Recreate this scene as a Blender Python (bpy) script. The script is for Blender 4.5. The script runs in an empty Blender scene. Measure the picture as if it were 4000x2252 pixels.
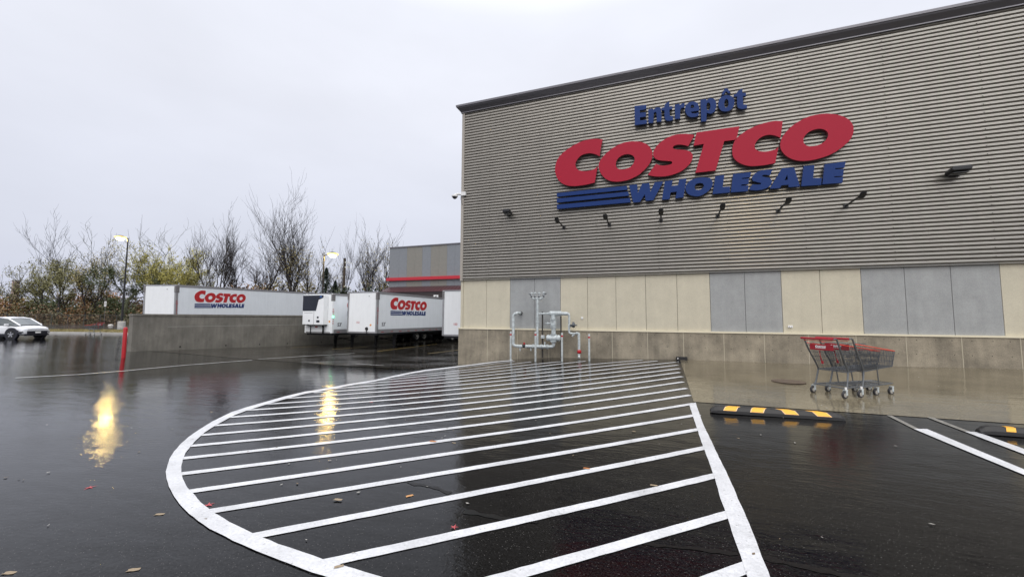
import bpy, math, random
import numpy as np
from mathutils import Vector, Matrix
R = math.radians
SC = bpy.context.scene
COL = SC.collection

# ------------------------------------------------------------------ camera
FPX = 1560.0; CAMH = 1.6
YAW, PIT, ROL = R(20.4), R(4.18), R(0.30)
FW = np.array([-math.sin(YAW)*math.cos(PIT), math.cos(YAW)*math.cos(PIT), math.sin(PIT)])
R0 = np.array([math.cos(YAW), math.sin(YAW), 0.]); U0 = np.cross(R0, FW)
RT = R0*math.cos(ROL)+U0*math.sin(ROL); UP = -R0*math.sin(ROL)+U0*math.cos(ROL)
CC = np.array([0, 0, CAMH])
cd = bpy.data.cameras.new('camera'); cam = bpy.data.objects.new('camera', cd); COL.objects.link(cam)
cd.sensor_width = 36; cd.lens = 36*FPX/4000; cd.clip_start = .05; cd.clip_end = 3000
M = Matrix.Identity(4)
for i in range(3):
    M[i][0] = RT[i]; M[i][1] = UP[i]; M[i][2] = -FW[i]; M[i][3] = CC[i]
cam.matrix_world = M
SC.camera = cam

# ------------------------------------------------------------------ world, sun, exposure
W = bpy.data.worlds.new('World'); SC.world = W; W.use_nodes = True
nt = W.node_tree; nt.nodes.clear()
wo = nt.nodes.new('ShaderNodeOutputWorld'); bg = nt.nodes.new('ShaderNodeBackground')
sky = nt.nodes.new('ShaderNodeTexSky'); sky.sky_type = 'NISHITA'; sky.sun_disc = False
sky.sun_elevation = R(48); sky.sun_rotation = R(200); sky.dust_density = 6; sky.air_density = 1.2
skm = nt.nodes.new('ShaderNodeVectorMath'); skm.operation = 'SCALE'; skm.inputs['Scale'].default_value = .1
nt.links.new(sky.outputs[0], skm.inputs[0])
tc = nt.nodes.new('ShaderNodeTexCoord')
sep = nt.nodes.new('ShaderNodeSeparateXYZ'); nt.links.new(tc.outputs['Generated'], sep.inputs[0])
rp = nt.nodes.new('ShaderNodeValToRGB'); nt.links.new(sep.outputs['Z'], rp.inputs[0])
e = rp.color_ramp.elements
e[0].position = 0.0; e[0].color = (.56, .59, .72, 1)
e[1].position = 1.0; e[1].color = (1.75, 1.78, 1.85, 1)
x = e.new(.12); x.color = (.64, .665, .765, 1)
x = e.new(.45); x.color = (.78, .797, .875, 1)
x = e.new(.62); x.color = (.85, .87, .95, 1)
x = e.new(.80); x.color = (1.5, 1.53, 1.6, 1)
mp = nt.nodes.new('ShaderNodeMapping'); mp.inputs['Scale'].default_value = (1, 1, 2.6)
nt.links.new(tc.outputs['Generated'], mp.inputs[0])
nz = nt.nodes.new('ShaderNodeTexNoise'); nz.inputs['Scale'].default_value = 1.7; nz.inputs['Detail'].default_value = 5
nz.inputs['Roughness'].default_value = .5
nt.links.new(mp.outputs[0], nz.inputs['Vector'])
mr = nt.nodes.new('ShaderNodeMapRange'); mr.inputs[1].default_value = .3; mr.inputs[2].default_value = .7
mr.inputs[3].default_value = .93; mr.inputs[4].default_value = 1.06
nt.links.new(nz.outputs[0], mr.inputs[0])
vm = nt.nodes.new('ShaderNodeVectorMath'); vm.operation = 'SCALE'
nt.links.new(rp.outputs[0], vm.inputs[0]); nt.links.new(mr.outputs[0], vm.inputs['Scale'])
mx = nt.nodes.new('ShaderNodeMix'); mx.data_type = 'RGBA'; mx.inputs[0].default_value = .90
nt.links.new(skm.outputs[0], mx.inputs[6]); nt.links.new(vm.outputs[0], mx.inputs[7])
nt.links.new(mx.outputs[2], bg.inputs[0]); bg.inputs[1].default_value = 1.0
nt.links.new(bg.outputs[0], wo.inputs[0])
sl = bpy.data.lights.new('sun', 'SUN'); sl.energy = 1.5; sl.angle = R(70); sl.color = (1, .97, .93)
so = bpy.data.objects.new('sun', sl); COL.objects.link(so)
so.rotation_euler = (R(40), 0, R(32))      # overcast glow from behind the photographer
SC.view_settings.view_transform = 'Standard'; SC.view_settings.look = 'None'
SC.view_settings.exposure = 0.22; SC.view_settings.gamma = 1
SC.render.engine = 'CYCLES'
SC.cycles.max_bounces = 6; SC.cycles.sample_clamp_indirect = 12

# ------------------------------------------------------------------ pixel rays -> points on real planes
def ray(x, y): return (FW*FPX+RT*(x-2000)-UP*(y-1126))/FPX
def onY(x, y, Y): d = ray(x, y); return CC+d*(Y/d[1])
def onX(x, y, X): d = ray(x, y); return CC+d*(X/d[0])
def Q(x, z): return (.93728*x-.34857*z, .34857*x+.93728*z)     # photographer-aligned plan frame
# ground height: thin plate spline through surveyed spots
CP = [(0, 0, 0), (-6, 0, 0), (6, 0, 0), (0, -8, 0), (-6, 5, -.02), (0, 5, .02), (5, 4, .03), (.5, 8.3, .1), (3, 8, .1), (9, 8, .12),
      (-7.57, 14.45, -.303), (-6.43, 14.45, -.112), (-5.44, 14.45, .007), (-3.87, 14.45, .137), (-1.65, 14.45, .188), (.44, 14.45, .247),
      (4.13, 14.45, .253), (8.8, 14.45, .332), (20, 14.45, .35), (20, 4, .1), (40, 14, .35), (-20.8, 10, -.22), (-26.1, 12.85, -.27),
      (-26.1, 23.7, -.61), (-26.1, 31, -.74), (-18, 23, -.7), (-18, 38, -.8), (-9, 24, -.62), (-9, 38, -.75), (-43, 14.4, -.1),
      (-30, 5, -.05), (-15, 2, -.02), (-12, 10, -.15), (-60, 0, -.1), (-80, 30, -.1), (-50, 50, -.1), (-40, 75, -.1), (-90, 60, -.1), (-10, 60, -.3),
      (30, 60, 0), (-20, -40, 0), (30, -40, 0), (-80, -40, 0), (60, 0, .2), (-150, 60, -.1), (-60, 150, -.1), (60, 150, 0)]
CPa = np.array(CP, float)
def _U(r2): return np.where(r2 > 1e-9, .5*r2*np.log(np.maximum(r2, 1e-9)), 0)
_n = len(CPa); _d = CPa[:, None, :2]-CPa[None, :, :2]; _K = _U((_d**2).sum(-1))+np.eye(_n)*.5
_P = np.c_[np.ones(_n), CPa[:, :2]]
_A = np.block([[_K, _P], [_P.T, np.zeros((3, 3))]])
_w = np.linalg.solve(_A, np.r_[CPa[:, 2], 0, 0, 0])
def GV(P):
    P = np.atleast_2d(np.asarray(P, float)); out = []
    for s in range(0, len(P), 4000):
        p = P[s:s+4000]; d = p[:, None, :]-CPa[None, :, :2]
        out.append(_U((d**2).sum(-1))@_w[:_n]+_w[_n]+p@_w[_n+1:])
    z = np.concatenate(out)
    rr = np.hypot(P[:, 0]+15, P[:, 1]-25); k = np.clip((rr-110)/80, 0, 1)
    return z*(1-k)-.1*k
def G(x, y): return float(GV([(x, y)])[0])
def onG(x, y):
    d = ray(x, y); z = 0.
    for _ in range(14):
        t = (z-CAMH)/d[2]; p = CC+d*t; z = .5*z+.5*G(p[0], p[1])
    return float(p[0]), float(p[1])

# ------------------------------------------------------------------ materials
MT = {}
def mat(name, col, rough=.5, var=0., vscale=3., bump=0., bscale=40., metal=0., coat=0., crough=.05, spec=.5,
        col2=None, streak=0., emit=None, estr=0., speck=0.):
    if name in MT: return MT[name]
    m = bpy.data.materials.new(name); m.use_nodes = True; n = m.node_tree.nodes; l = m.node_tree.links
    b = n['Principled BSDF']
    b.inputs['Roughness'].default_value = rough; b.inputs['Metallic'].default_value = metal
    b.inputs['Specular IOR Level'].default_value = spec
    b.inputs['Coat Weight'].default_value = coat; b.inputs['Coat Roughness'].default_value = crough
    c = (*col, 1)
    b.inputs['Base Color'].default_value = c
    t = n.new('ShaderNodeTexCoord'); src = None
    if var > 0 or col2:
        z = n.new('ShaderNodeTexNoise'); z.inputs['Scale'].default_value = vscale; z.inputs['Detail'].default_value = 8
        z.inputs['Roughness'].default_value = .65; l.new(t.outputs['Object'], z.inputs['Vector'])
        q = n.new('ShaderNodeMapRange'); q.inputs[1].default_value = .32; q.inputs[2].default_value = .68; l.new(z.outputs[0], q.inputs[0])
        k = n.new('ShaderNodeMix'); k.data_type = 'RGBA'; l.new(q.outputs[0], k.inputs[0])
        k.inputs[6].default_value = (*[v*(1-var) for v in col], 1)
        k.inputs[7].default_value = (*(col2 if col2 else [min(1, v*(1+var)) for v in col]), 1)
        src = k.outputs[2]
    if streak > 0:
        mm = n.new('ShaderNodeMapping'); mm.inputs['Scale'].default_value = (2.2, 2.2, .22); l.new(t.outputs['Object'], mm.inputs[0])
        z = n.new('ShaderNodeTexNoise'); z.inputs['Scale'].default_value = 3; z.inputs['Detail'].default_value = 6; l.new(mm.outputs[0], z.inputs['Vector'])
        q = n.new('ShaderNodeMapRange'); q.inputs[1].default_value = .35; q.inputs[2].default_value = .7
        q.inputs[3].default_value = 1; q.inputs[4].default_value = 1-streak; l.new(z.outputs[0], q.inputs[0])
        s = n.new('ShaderNodeVectorMath'); s.operation = 'SCALE'
        if src: l.new(src, s.inputs[0])
        else: s.inputs[0].default_value = col
        l.new(q.outputs[0], s.inputs['Scale']); src = s.outputs[0]
    if speck > 0:
        z = n.new('ShaderNodeTexNoise'); z.inputs['Scale'].default_value = 45; z.inputs['Detail'].default_value = 3; l.new(t.outputs['Object'], z.inputs['Vector'])
        q = n.new('ShaderNodeMapRange'); q.inputs[1].default_value = .3; q.inputs[2].default_value = .7
        q.inputs[3].default_value = 1-speck; q.inputs[4].default_value = 1+speck; l.new(z.outputs[0], q.inputs[0])
        s = n.new('ShaderNodeVectorMath'); s.operation = 'SCALE'
        if src: l.new(src, s.inputs[0])
        else: s.inputs[0].default_value = col
        l.new(q.outputs[0], s.inputs['Scale']); src = s.outputs[0]
    if src: l.new(src, b.inputs['Base Color'])
    if bump > 0:
        z = n.new('ShaderNodeTexNoise'); z.inputs['Scale'].default_value = bscale; z.inputs['Detail'].default_value = 4; l.new(t.outputs['Object'], z.inputs['Vector'])
        u = n.new('ShaderNodeBump'); u.inputs['Strength'].default_value = bump; u.inputs['Distance'].default_value = .01
        l.new(z.outputs[0], u.inputs['Height']); l.new(u.outputs[0], b.inputs['Normal'])
    if emit:
        b.inputs['Emission Color'].default_value = (*emit, 1); b.inputs['Emission Strength'].default_value = estr
    MT[name] = m; return m

def wet(name, dark, light, r0, r1, gscale=90., gbump=.5, wave=.12, pscale=.35, specks=0.0):
    m = bpy.data.materials.new(name); m.use_nodes = True; n = m.node_tree.nodes; l = m.node_tree.links
    b = n['Principled BSDF']; b.inputs['IOR'].default_value = 1.33; b.inputs['Specular IOR Level'].default_value = .40
    t = n.new('ShaderNodeTexCoord')
    def noise(s, d=4, ro=.55, vec=None):
        z = n.new('ShaderNodeTexNoise'); z.inputs['Scale'].default_value = s; z.inputs['Detail'].default_value = d
        z.inputs['Roughness'].default_value = ro; l.new(vec if vec else t.outputs['Object'], z.inputs['Vector']); return z.outputs[0]
    def rng(v, a, b_, c, d):
        q = n.new('ShaderNodeMapRange'); q.inputs[1].default_value = a; q.inputs[2].default_value = b_
        q.inputs[3].default_value = c; q.inputs[4].default_value = d; l.new(v, q.inputs[0]); return q.outputs[0]
    g = noise(gscale, 3, .6); big = noise(pscale, 5, .6)
    k = n.new('ShaderNodeMix'); k.data_type = 'RGBA'
    l.new(rng(g, .42, .66, 0, 1), k.inputs[0]); k.inputs[6].default_value = (*dark, 1); k.inputs[7].default_value = (*light, 1)
    col = k.outputs[2]
    if specks:
        v = n.new('ShaderNodeTexVoronoi'); v.inputs['Scale'].default_value = 42; l.new(t.outputs['Object'], v.inputs['Vector'])
        k2 = n.new('ShaderNodeMix'); k2.data_type = 'RGBA'
        l.new(rng(v.outputs['Distance'], .06, .15, specks, 0), k2.inputs[0]); l.new(col, k2.inputs[6]); k2.inputs[7].default_value = (.22, .21, .20, 1); col = k2.outputs[2]
    s = n.new('ShaderNodeVectorMath'); s.operation = 'SCALE'; l.new(col, s.inputs[0]); l.new(rng(big, .3, .7, .75, 1.3), s.inputs['Scale'])
    l.new(s.outputs[0], b.inputs['Base Color'])
    l.new(rng(big, .38, .62, r0, r1), b.inputs['Roughness'])
    # grain, then slow ripples of standing water and rolled asphalt
    b1 = n.new('ShaderNodeBump'); b1.inputs['Distance'].default_value = .0031; l.new(noise(22, 5, .66), b1.inputs['Height'])
    l.new(rng(big, .4, .62, gbump*.35, gbump), b1.inputs['Strength'])
    mm = n.new('ShaderNodeMapping'); mm.inputs['Rotation'].default_value = (0, 0, R(-25)); mm.inputs['Scale'].default_value = (1, 2.4, 1); l.new(t.outputs['Object'], mm.inputs[0])
    w1 = noise(6.5, 4, .6, mm.outputs[0])
    b2 = n.new('ShaderNodeBump'); b2.inputs['Strength'].default_value = wave; b2.inputs['Distance'].default_value = .018
    l.new(w1, b2.inputs['Height']); l.new(b1.outputs[0], b2.inputs['Normal'])
    b3 = n.new('ShaderNodeBump'); b3.inputs['Strength'].default_value = .42; b3.inputs['Distance'].default_value = .016
    l.new(noise(1.6, 4, .55, mm.outputs[0]), b3.inputs['Height']); l.new(b2.outputs[0], b3.inputs['Normal']); l.new(b3.outputs[0], b.inputs['Normal'])
    MT[name] = m; return m

asphalt = wet('wet_asphalt', (.0012, .0012, .0014), (.0115, .0115, .012), .025, .055, gscale=75, gbump=.6, wave=.08, specks=.45, pscale=.45)
wetcon = wet('wet_concrete', (.115, .097, .063), (.185, .16, .112), .03, .10, gscale=40, gbump=.12, wave=.08, pscale=.8)
dockcon = wet('wet_dock_slab', (.020, .018, .015), (.042, .038, .032), .05, .22, gscale=60, gbump=.3, wave=.04)
road_m = wet('wet_road', (.04, .04, .045), (.09, .09, .1), .05, .15, wave=.03)
paint = mat('white_road_paint', (.56, .57, .595), .45, var=.16, vscale=2.2, bump=.4, bscale=70, speck=.10)
def pits(m, sc, lo, hi, colr, amt):
    n = m.node_tree.nodes; l = m.node_tree.links; b = n['Principled BSDF']; src = b.inputs['Base Color'].links[0].from_socket
    t = n.new('ShaderNodeTexCoord'); z = n.new('ShaderNodeTexNoise'); z.inputs['Scale'].default_value = sc; z.inputs['Detail'].default_value = 6; z.inputs['Roughness'].default_value = .7
    l.new(t.outputs['Object'], z.inputs['Vector']); q = n.new('ShaderNodeMapRange'); q.inputs[1].default_value = lo; q.inputs[2].default_value = hi; q.inputs[4].default_value = amt; l.new(z.outputs[0], q.inputs[0])
    k = n.new('ShaderNodeMix'); k.data_type = 'RGBA'; l.new(q.outputs[0], k.inputs[0]); l.new(src, k.inputs[6]); k.inputs[7].default_value = (*colr, 1); l.new(k.outputs[2], b.inputs['Base Color'])
pits(paint, 30, .60, .72, (.08, .08, .08), .75); pits(paint, 1.7, .58, .72, (.22, .22, .22), .35)
paintold = mat('worn_road_paint', (.20, .195, .18), .4, var=.4, vscale=18, bump=.3)
paintyel = mat('yellow_road_paint', (.30, .21, .05), .35, var=.5, vscale=6)
paintfade = mat('faded_white_paint', (.40, .40, .39), .3, var=.45, vscale=7)
concrete = mat('cast_concrete', (.28, .245, .185), .75, var=.38, vscale=1.3, bump=.5, bscale=22, streak=.22, speck=.2)
conc_dark = mat('wet_grey_concrete', (.19, .178, .152), .6, var=.25, vscale=1.1, bump=.4, bscale=20, streak=.2, speck=.18)
conc_lt = mat('pale_concrete', (.42, .41, .39), .6, var=.15)
hole_m = mat('dark_hole', (.02, .018, .015), .9)
caulk = mat('cream_caulk', (.42, .38, .29), .6)
beige = mat('beige_panel', (.54, .50, .39), .55, var=.05, vscale=2, bump=.3, bscale=120, speck=.07, streak=.06)
greyp = mat('blue_grey_panel', (.325, .335, .335), .5, var=.08, vscale=2.5, bump=.3, bscale=120, speck=.10, streak=.08)
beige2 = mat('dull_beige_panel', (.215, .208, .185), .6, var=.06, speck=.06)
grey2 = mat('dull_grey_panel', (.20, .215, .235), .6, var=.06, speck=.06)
cream = mat('cream_flashing', (.72, .66, .50), .4)
siding_m = mat('corrugated_taupe_metal', (.355, .338, .305), .27, var=.06, vscale=.7, metal=.40, streak=.06)
trim_m = mat('taupe_corner_trim', (.36, .33, .29), .4)
cornice_m = mat('dark_grey_cornice_metal', (.17, .165, .18), .28, metal=.5)
blackm = mat('black_metal', (.012, .012, .014), .45)
rubber = mat('black_rubber', (.012, .012, .013), .55, bump=.2, bscale=60)
yellow = mat('yellow_reflective', (.85, .42, .03), .45, emit=(.85, .4, .02), estr=0.0)
yelborder = mat('pale_orange_border', (.85, .55, .30), .45)
redsign = mat('red_sign_face', (.37, .012, .035), .5, spec=.2, speck=.05)
bluesign = mat('blue_sign_face', (.008, .034, .155), .5, spec=.2, speck=.05)
signside = mat('sign_return_dark', (.05, .01, .015), .5)
white_tr = mat('white_trailer_skin', (.83, .87, .90), .3, var=.03, vscale=.8, streak=.05, coat=.3)
white_tr2 = mat('white_trailer_nose', (.88, .90, .91), .3, var=.02, coat=.3, streak=.04)
alum = mat('aluminium_rail', (.36, .36, .37), .38, metal=.5, var=.1)
alum_dk = mat('stained_aluminium', (.21, .20, .20), .4, metal=.4, var=.2, vscale=9)
decal_w = mat('white_decal', (.85, .85, .86), .4)
decal_r = mat('red_decal', (.48, .018, .022), .4)
decal_b = mat('blue_decal', (.012, .035, .16), .4)
decal_k = mat('black_decal', (.03, .03, .035), .5)
decal_o = mat('orange_sticker', (.75, .32, .04), .5)
navy = mat('navy_black_grille', (.006, .009, .02), .3)
greenlamp = mat('green_lamp', (.1, .8, .3), .4, emit=(.05, 1, .35), estr=18)
maroon = mat('maroon_metal_roof', (.085, .035, .04), .35, metal=.2, var=.1)
redband = mat('red_metal_band', (.46, .02, .035), .35)
galv = mat('galvanised_grey_paint', (.46, .505, .515), .42, var=.3, vscale=14, bump=.1)
galv_w = mat('pale_grey_post_paint', (.40, .43, .43), .5, var=.3, vscale=10)
redp = mat('red_paint', (.42, .012, .018), .4, var=.1, vscale=10)
white_p = mat('white_plastic', (.75, .75, .74), .4)
steel = mat('zinc_cart_wire', (.12, .13, .145), .4, metal=.55, var=.1, vscale=20)
steel_l = mat('bright_cart_tube', (.17, .18, .19), .35, metal=.6)
cartred = mat('red_cart_plastic', (.36, .012, .025), .4)
cartorg = mat('orange_red_cart_rim', (.72, .06, .03), .4)
tyre_m = mat('grey_cart_tyre', (.035, .035, .04), .6)
hubw = mat('pale_wheel_rim', (.42, .40, .36), .5)
carw = mat('white_car_paint', (.78, .79, .82), .25, coat=.8)
carb = mat('black_car_cladding', (.012, .012, .02), .4)
glass = mat('car_glass', (.06, .075, .08), .05, coat=1)
rim_m = mat('alloy_rim', (.42, .42, .44), .3, metal=.7)
lensm = mat('clear_lamp_lens', (.6, .6, .62), .1, coat=1)
lampglow = mat('sodium_lamp_glow', (1, .9, .6), .4, emit=(1, .68, .20), estr=230)
lamprim = mat('lamp_bowl_glass', (1, .8, .4), .4, emit=(1, .58, .13), estr=2.2)
bark = mat('dark_bark', (.022, .018, .018), .8, var=.3, vscale=6)
bark2 = mat('grey_brown_bark', (.075, .062, .055), .8, var=.3, vscale=6)
ivy = mat('green_stem_bark', (.045, .05, .022), .8, var=.3)
grassm = mat('yellowing_grass', (.12, .12, .03), .9, var=.5, vscale=1.2, col2=(.20, .15, .04))
pits(beige, 7, .60, .75, (.30, .27, .20), .35); pits(greyp, 7, .60, .75, (.20, .20, .20), .35); pits(concrete, 3.5, .58, .70, (.10, .09, .07), .5); pits(conc_dark, 3, .58, .72, (.06, .055, .05), .5)
soil = mat('leaf_covered_soil', (.05, .035, .02), .95, var=.4, vscale=.8, col2=(.12, .06, .02))
def leafm(n, c): return mat(n, c, .6, var=.35, vscale=.9)
L_olive = leafm('olive_leaves', (.20, .19, .075)); L_yel = leafm('yellow_green_leaves', (.34, .31, .08)); L_org = leafm('orange_leaves', (.30, .14, .035))
L_brn = leafm('brown_leaves', (.14, .09, .045)); L_grn = leafm('dark_green_leaves', (.075, .095, .04)); L_gold = leafm('golden_leaves', (.30, .25, .095))
L_spr = leafm('spruce_needles', (.016, .03, .02))

# ------------------------------------------------------------------ mesh helpers
class MB:
    def __init__(s): s.v = []; s.f = []
    def add(s, v, f):
        o = len(s.v); s.v += [tuple(map(float, p)) for p in v]; s.f += [tuple(i+o for i in q) for q in f]; return s
    def box(s, c, d, rz=0.):
        x, y, z = [k/2 for k in d]; ca, sa = math.cos(rz), math.sin(rz); v = []
        for a, b, e_ in [(-1,-1,-1),(1,-1,-1),(1,1,-1),(-1,1,-1),(-1,-1,1),(1,-1,1),(1,1,1),(-1,1,1)]:
            px, py = a*x, b*y
            v.append((c[0]+px*ca-py*sa, c[1]+px*sa+py*ca, c[2]+e_*z))
        return s.add(v, [(0,3,2,1),(4,5,6,7),(0,1,5,4),(1,2,6,5),(2,3,7,6),(3,0,4,7)])
    def bb(s, x0, x1, y0, y1, z0, z1): return s.box(((x0+x1)/2, (y0+y1)/2, (z0+z1)/2), (x1-x0, y1-y0, z1-z0))
    def tube(s, pts, rad, n=8, cap=True):
        pts = [Vector(p) for p in pts]; k = len(pts)
        rad = list(rad) if hasattr(rad, '__len__') else [rad]*k
        v = []; prev = None
        for i in range(k):
            a = pts[max(i-1, 0)]; b = pts[min(i+1, k-1)]; d = (b-a)
            d = d.normalized() if d.length > 1e-9 else Vector((0, 0, 1))
            if prev is None:
                q = Vector((0, 0, 1)) if abs(d.z) < .9 else Vector((1, 0, 0)); u = d.cross(q).normalized()
            else:
                u = prev-d*prev.dot(d); u = u.normalized() if u.length > 1e-6 else d.orthogonal().normalized()
            prev = u; w = d.cross(u)
            for j in range(n):
                t = 2*math.pi*j/n; v.append(pts[i]+(u*math.cos(t)+w*math.sin(t))*rad[i])
        f = [(i*n+j, i*n+(j+1) % n, (i+1)*n+(j+1) % n, (i+1)*n+j) for i in range(k-1) for j in range(n)]
        if cap: f += [tuple(range(n))[::-1], tuple((k-1)*n+j for j in range(n))]
        return s.add(v, f)
    def lathe(s, c, axis, prof, n=16):
        ax = Vector(axis).normalized(); u = ax.orthogonal().normalized(); w = ax.cross(u); c = Vector(c); v = []
        for (r, h) in prof:
            for j in range(n):
                t = 2*math.pi*j/n; v.append(c+ax*h+(u*math.cos(t)+w*math.sin(t))*max(r, 1e-4))
        k = len(prof)
        f = [(i*n+j, i*n+(j+1) % n, (i+1)*n+(j+1) % n, (i+1)*n+j) for i in range(k-1) for j in range(n)]
        f += [tuple(range(n))[::-1], tuple((k-1)*n+j for j in range(n))]
        return s.add(v, f)
    def prism(s, pts, vec):
        n = len(pts); a = [Vector(p) for p in pts]; b = [p+Vector(vec) for p in a]
        return s.add(a+b, [tuple(range(n)), tuple(range(2*n-1, n-1, -1))]+[(i, (i+1) % n+0, (i+1) % n+n, i+n)[::-1] for i in range(n)])
    def build(s, name, m, parent=None, smooth=False, loc=None, bevel=0.):
        me = bpy.data.meshes.new(name); me.from_pydata(s.v, [], s.f); me.update()
        if m: me.materials.append(m)
        if smooth:
            me.polygons.foreach_set('use_smooth', [True]*len(me.polygons))
            me.set_sharp_from_angle(angle=R(40))
        o = bpy.data.objects.new(name, me); COL.objects.link(o)
        if parent: o.parent = parent
        if loc: o.location = loc
        if bevel > 0:
            b = o.modifiers.new('bevel', 'BEVEL'); b.width = bevel; b.segments = 2; b.limit_method = 'ANGLE'
        return o
def tag(o, label=None, cat=None, group=None, kind=None):
    if label: o['label'] = label
    if cat: o['category'] = cat
    if group: o['group'] = group
    if kind: o['kind'] = kind
    return o
def empty(name, loc, label, cat, rz=0., group=None):
    o = bpy.data.objects.new(name, None); COL.objects.link(o); o.location = loc; o.rotation_euler = (0, 0, rz); o.empty_display_size = .3
    return tag(o, label, cat, group)
def copy_tree(o, parent=None):
    c = o.copy(); COL.objects.link(c)
    if parent: c.parent = parent
    for ch in [x for x in bpy.data.objects if x.parent == o and x != c]: copy_tree(ch, c)
    return c
def smooth_poly(pts, sub=3, thr=40):
    n = len(pts); out = []; P = [Vector((p[0], p[1])) for p in pts]
    def corner(i):
        a = P[i]-P[i-1]; b = P[(i+1) % n]-P[i]
        return a.length < 1e-9 or b.length < 1e-9 or math.degrees(abs(a.angle_signed(b))) > thr
    cor = [corner(i) for i in range(n)]
    for i in range(n):
        j = (i+1) % n; out.append(tuple(P[i]))
        if cor[i] and cor[j]: continue
        p0 = P[i] if cor[i] else P[i-1]; p3 = P[j] if cor[j] else P[(i+2) % n]; p1, p2 = P[i], P[j]
        for k in range(1, sub):
            t = k/sub
            q = .5*((2*p1)+(p2-p0)*t+(2*p0-5*p1+4*p2-p3)*t*t+(-p0+3*p1-3*p2+p3)*t**3); out.append(tuple(q))
    return out
def curve_mesh(name, loops, extrude, offset=0.):
    cu = bpy.data.curves.new(name, 'CURVE'); cu.dimensions = '2D'; cu.fill_mode = 'BOTH'; cu.extrude = extrude; cu.offset = offset
    for lp in loops:
        sp = cu.splines.new('POLY'); sp.points.add(len(lp)-1)
        for i, p in enumerate(lp): sp.points[i].co = (p[0], p[1], 0, 1)
        sp.use_cyclic_u = True
    o = bpy.data.objects.new('tmp', cu); COL.objects.link(o)
    me = bpy.data.meshes.new_from_object(o.evaluated_get(bpy.context.evaluated_depsgraph_get()))
    bpy.data.objects.remove(o); bpy.data.curves.remove(cu); me.name = name; return me
def text_mesh(name, body, size, extrude=.002, offset=0., spacing=1., shear=0.):
    cu = bpy.data.curves.new(name, 'FONT'); cu.body = body; cu.size = size; cu.extrude = extrude; cu.offset = offset
    cu.space_character = spacing; cu.shear = shear; cu.align_x = 'CENTER'; cu.align_y = 'CENTER'
    o = bpy.data.objects.new('tmp', cu); COL.objects.link(o)
    me = bpy.data.meshes.new_from_object(o.evaluated_get(bpy.context.evaluated_depsgraph_get()))
    bpy.data.objects.remove(o); bpy.data.curves.remove(cu); me.name = name; return me
def mobj(name, me, m, parent=None, mw=None):
    me.materials.clear(); me.materials.append(m)
    o = bpy.data.objects.new(name, me); COL.objects.link(o)
    if parent: o.parent = parent
    if mw is not None: o.matrix_local = mw
    return o
def frame(xa, ya, org):
    xa = Vector(xa).normalized(); ya = Vector(ya).normalized(); za = xa.cross(ya)
    return Matrix(((xa.x, ya.x, za.x, org[0]), (xa.y, ya.y, za.y, org[1]), (xa.z, ya.z, za.z, org[2]), (0, 0, 0, 1)))

# ------------------------------------------------------------------ ground sheet
def axis(lo, hi, step, far, n=14):
    a = list(np.arange(lo, hi+1e-6, step)); g = (np.geomspace(1, far, n)-1)
    return np.array(sorted(set([lo-k for k in g[1:]]+a+[hi+k for k in g[1:]])))
gx = axis(-50, 12, .25, 900); gy = axis(-4, 46, .25, 900)
XX, YY = np.meshgrid(gx, gy, indexing='ij'); ZZ = GV(np.c_[XX.ravel(), YY.ravel()])
V = np.c_[XX.ravel(), YY.ravel(), ZZ]; ny = len(gy)
F = [(i*ny+j, (i+1)*ny+j, (i+1)*ny+j+1, i*ny+j+1) for i in range(len(gx)-1) for j in range(ny-1)]
g = MB(); g.v = [tuple(p) for p in V]; g.f = F
o = g.build('parking_lot', asphalt, smooth=True); tag(o, kind='structure')

jr = random.Random(99)
def drape(name, m, strips, lift, kind='structure', step=.25, label=None, cat=None, jit=0.):
    """strips: list of (edgeA, edgeB) polylines in plan with equal point counts; resampled and laid on the ground"""
    mb = MB()
    for A, B in strips:
        rows = []
        for i in range(len(A)-1):
            a0, a1, b0, b1 = [np.array(p, float) for p in (A[i], A[i+1], B[i], B[i+1])]
            k = max(1, int(max(np.linalg.norm(a1-a0), np.linalg.norm(b1-b0))/step))
            for j in range(k+(1 if i == len(A)-2 else 0)):
                t = j/k; pa, pb = a0+(a1-a0)*t, b0+(b1-b0)*t
                if jit:
                    w_ = (pb-pa)/(np.linalg.norm(pb-pa)+1e-9); pa = pa+w_*jr.uniform(-jit, jit); pb = pb+w_*jr.uniform(-jit, jit)
                rows.append((pa, pb))
        wmax = max(np.linalg.norm(p-q) for p, q in rows); c = max(1, int(wmax/.4))
        pts = np.array([p+(q-p)*(s/c) for p, q in rows for s in range(c+1)]); z = GV(pts)+lift
        v = [(p[0], p[1], zz) for p, zz in zip(pts, z)]; w = c+1
        mb.add(v, [(r*w+s, r*w+s+1, (r+1)*w+s+1, (r+1)*w+s) for r in range(len(rows)-1) for s in range(c)])
    # face up
    for i, q in enumerate(mb.f):
        a, b, c3 = [Vector(mb.v[q[k]]) for k in range(3)]
        if (b-a).cross(c3-a).z < 0: mb.f[i] = q[::-1]
    ob = mb.build(name, m, smooth=True); tag(ob, label, cat, kind=kind); return ob
def resamp(pts, n):
    P = np.array(pts, float); s = np.r_[0, np.cumsum(np.linalg.norm(np.diff(P, axis=0), axis=1))]; t = np.linspace(0, s[-1], n)
    return np.c_[np.interp(t, s, P[:, 0]), np.interp(t, s, P[:, 1])]
def gp(L): return [onG(*p) for p in L]

D = 14.45      # plane of the big facade; X runs along it, Y into the lot behind
XC = -7.57     # its left corner
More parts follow.
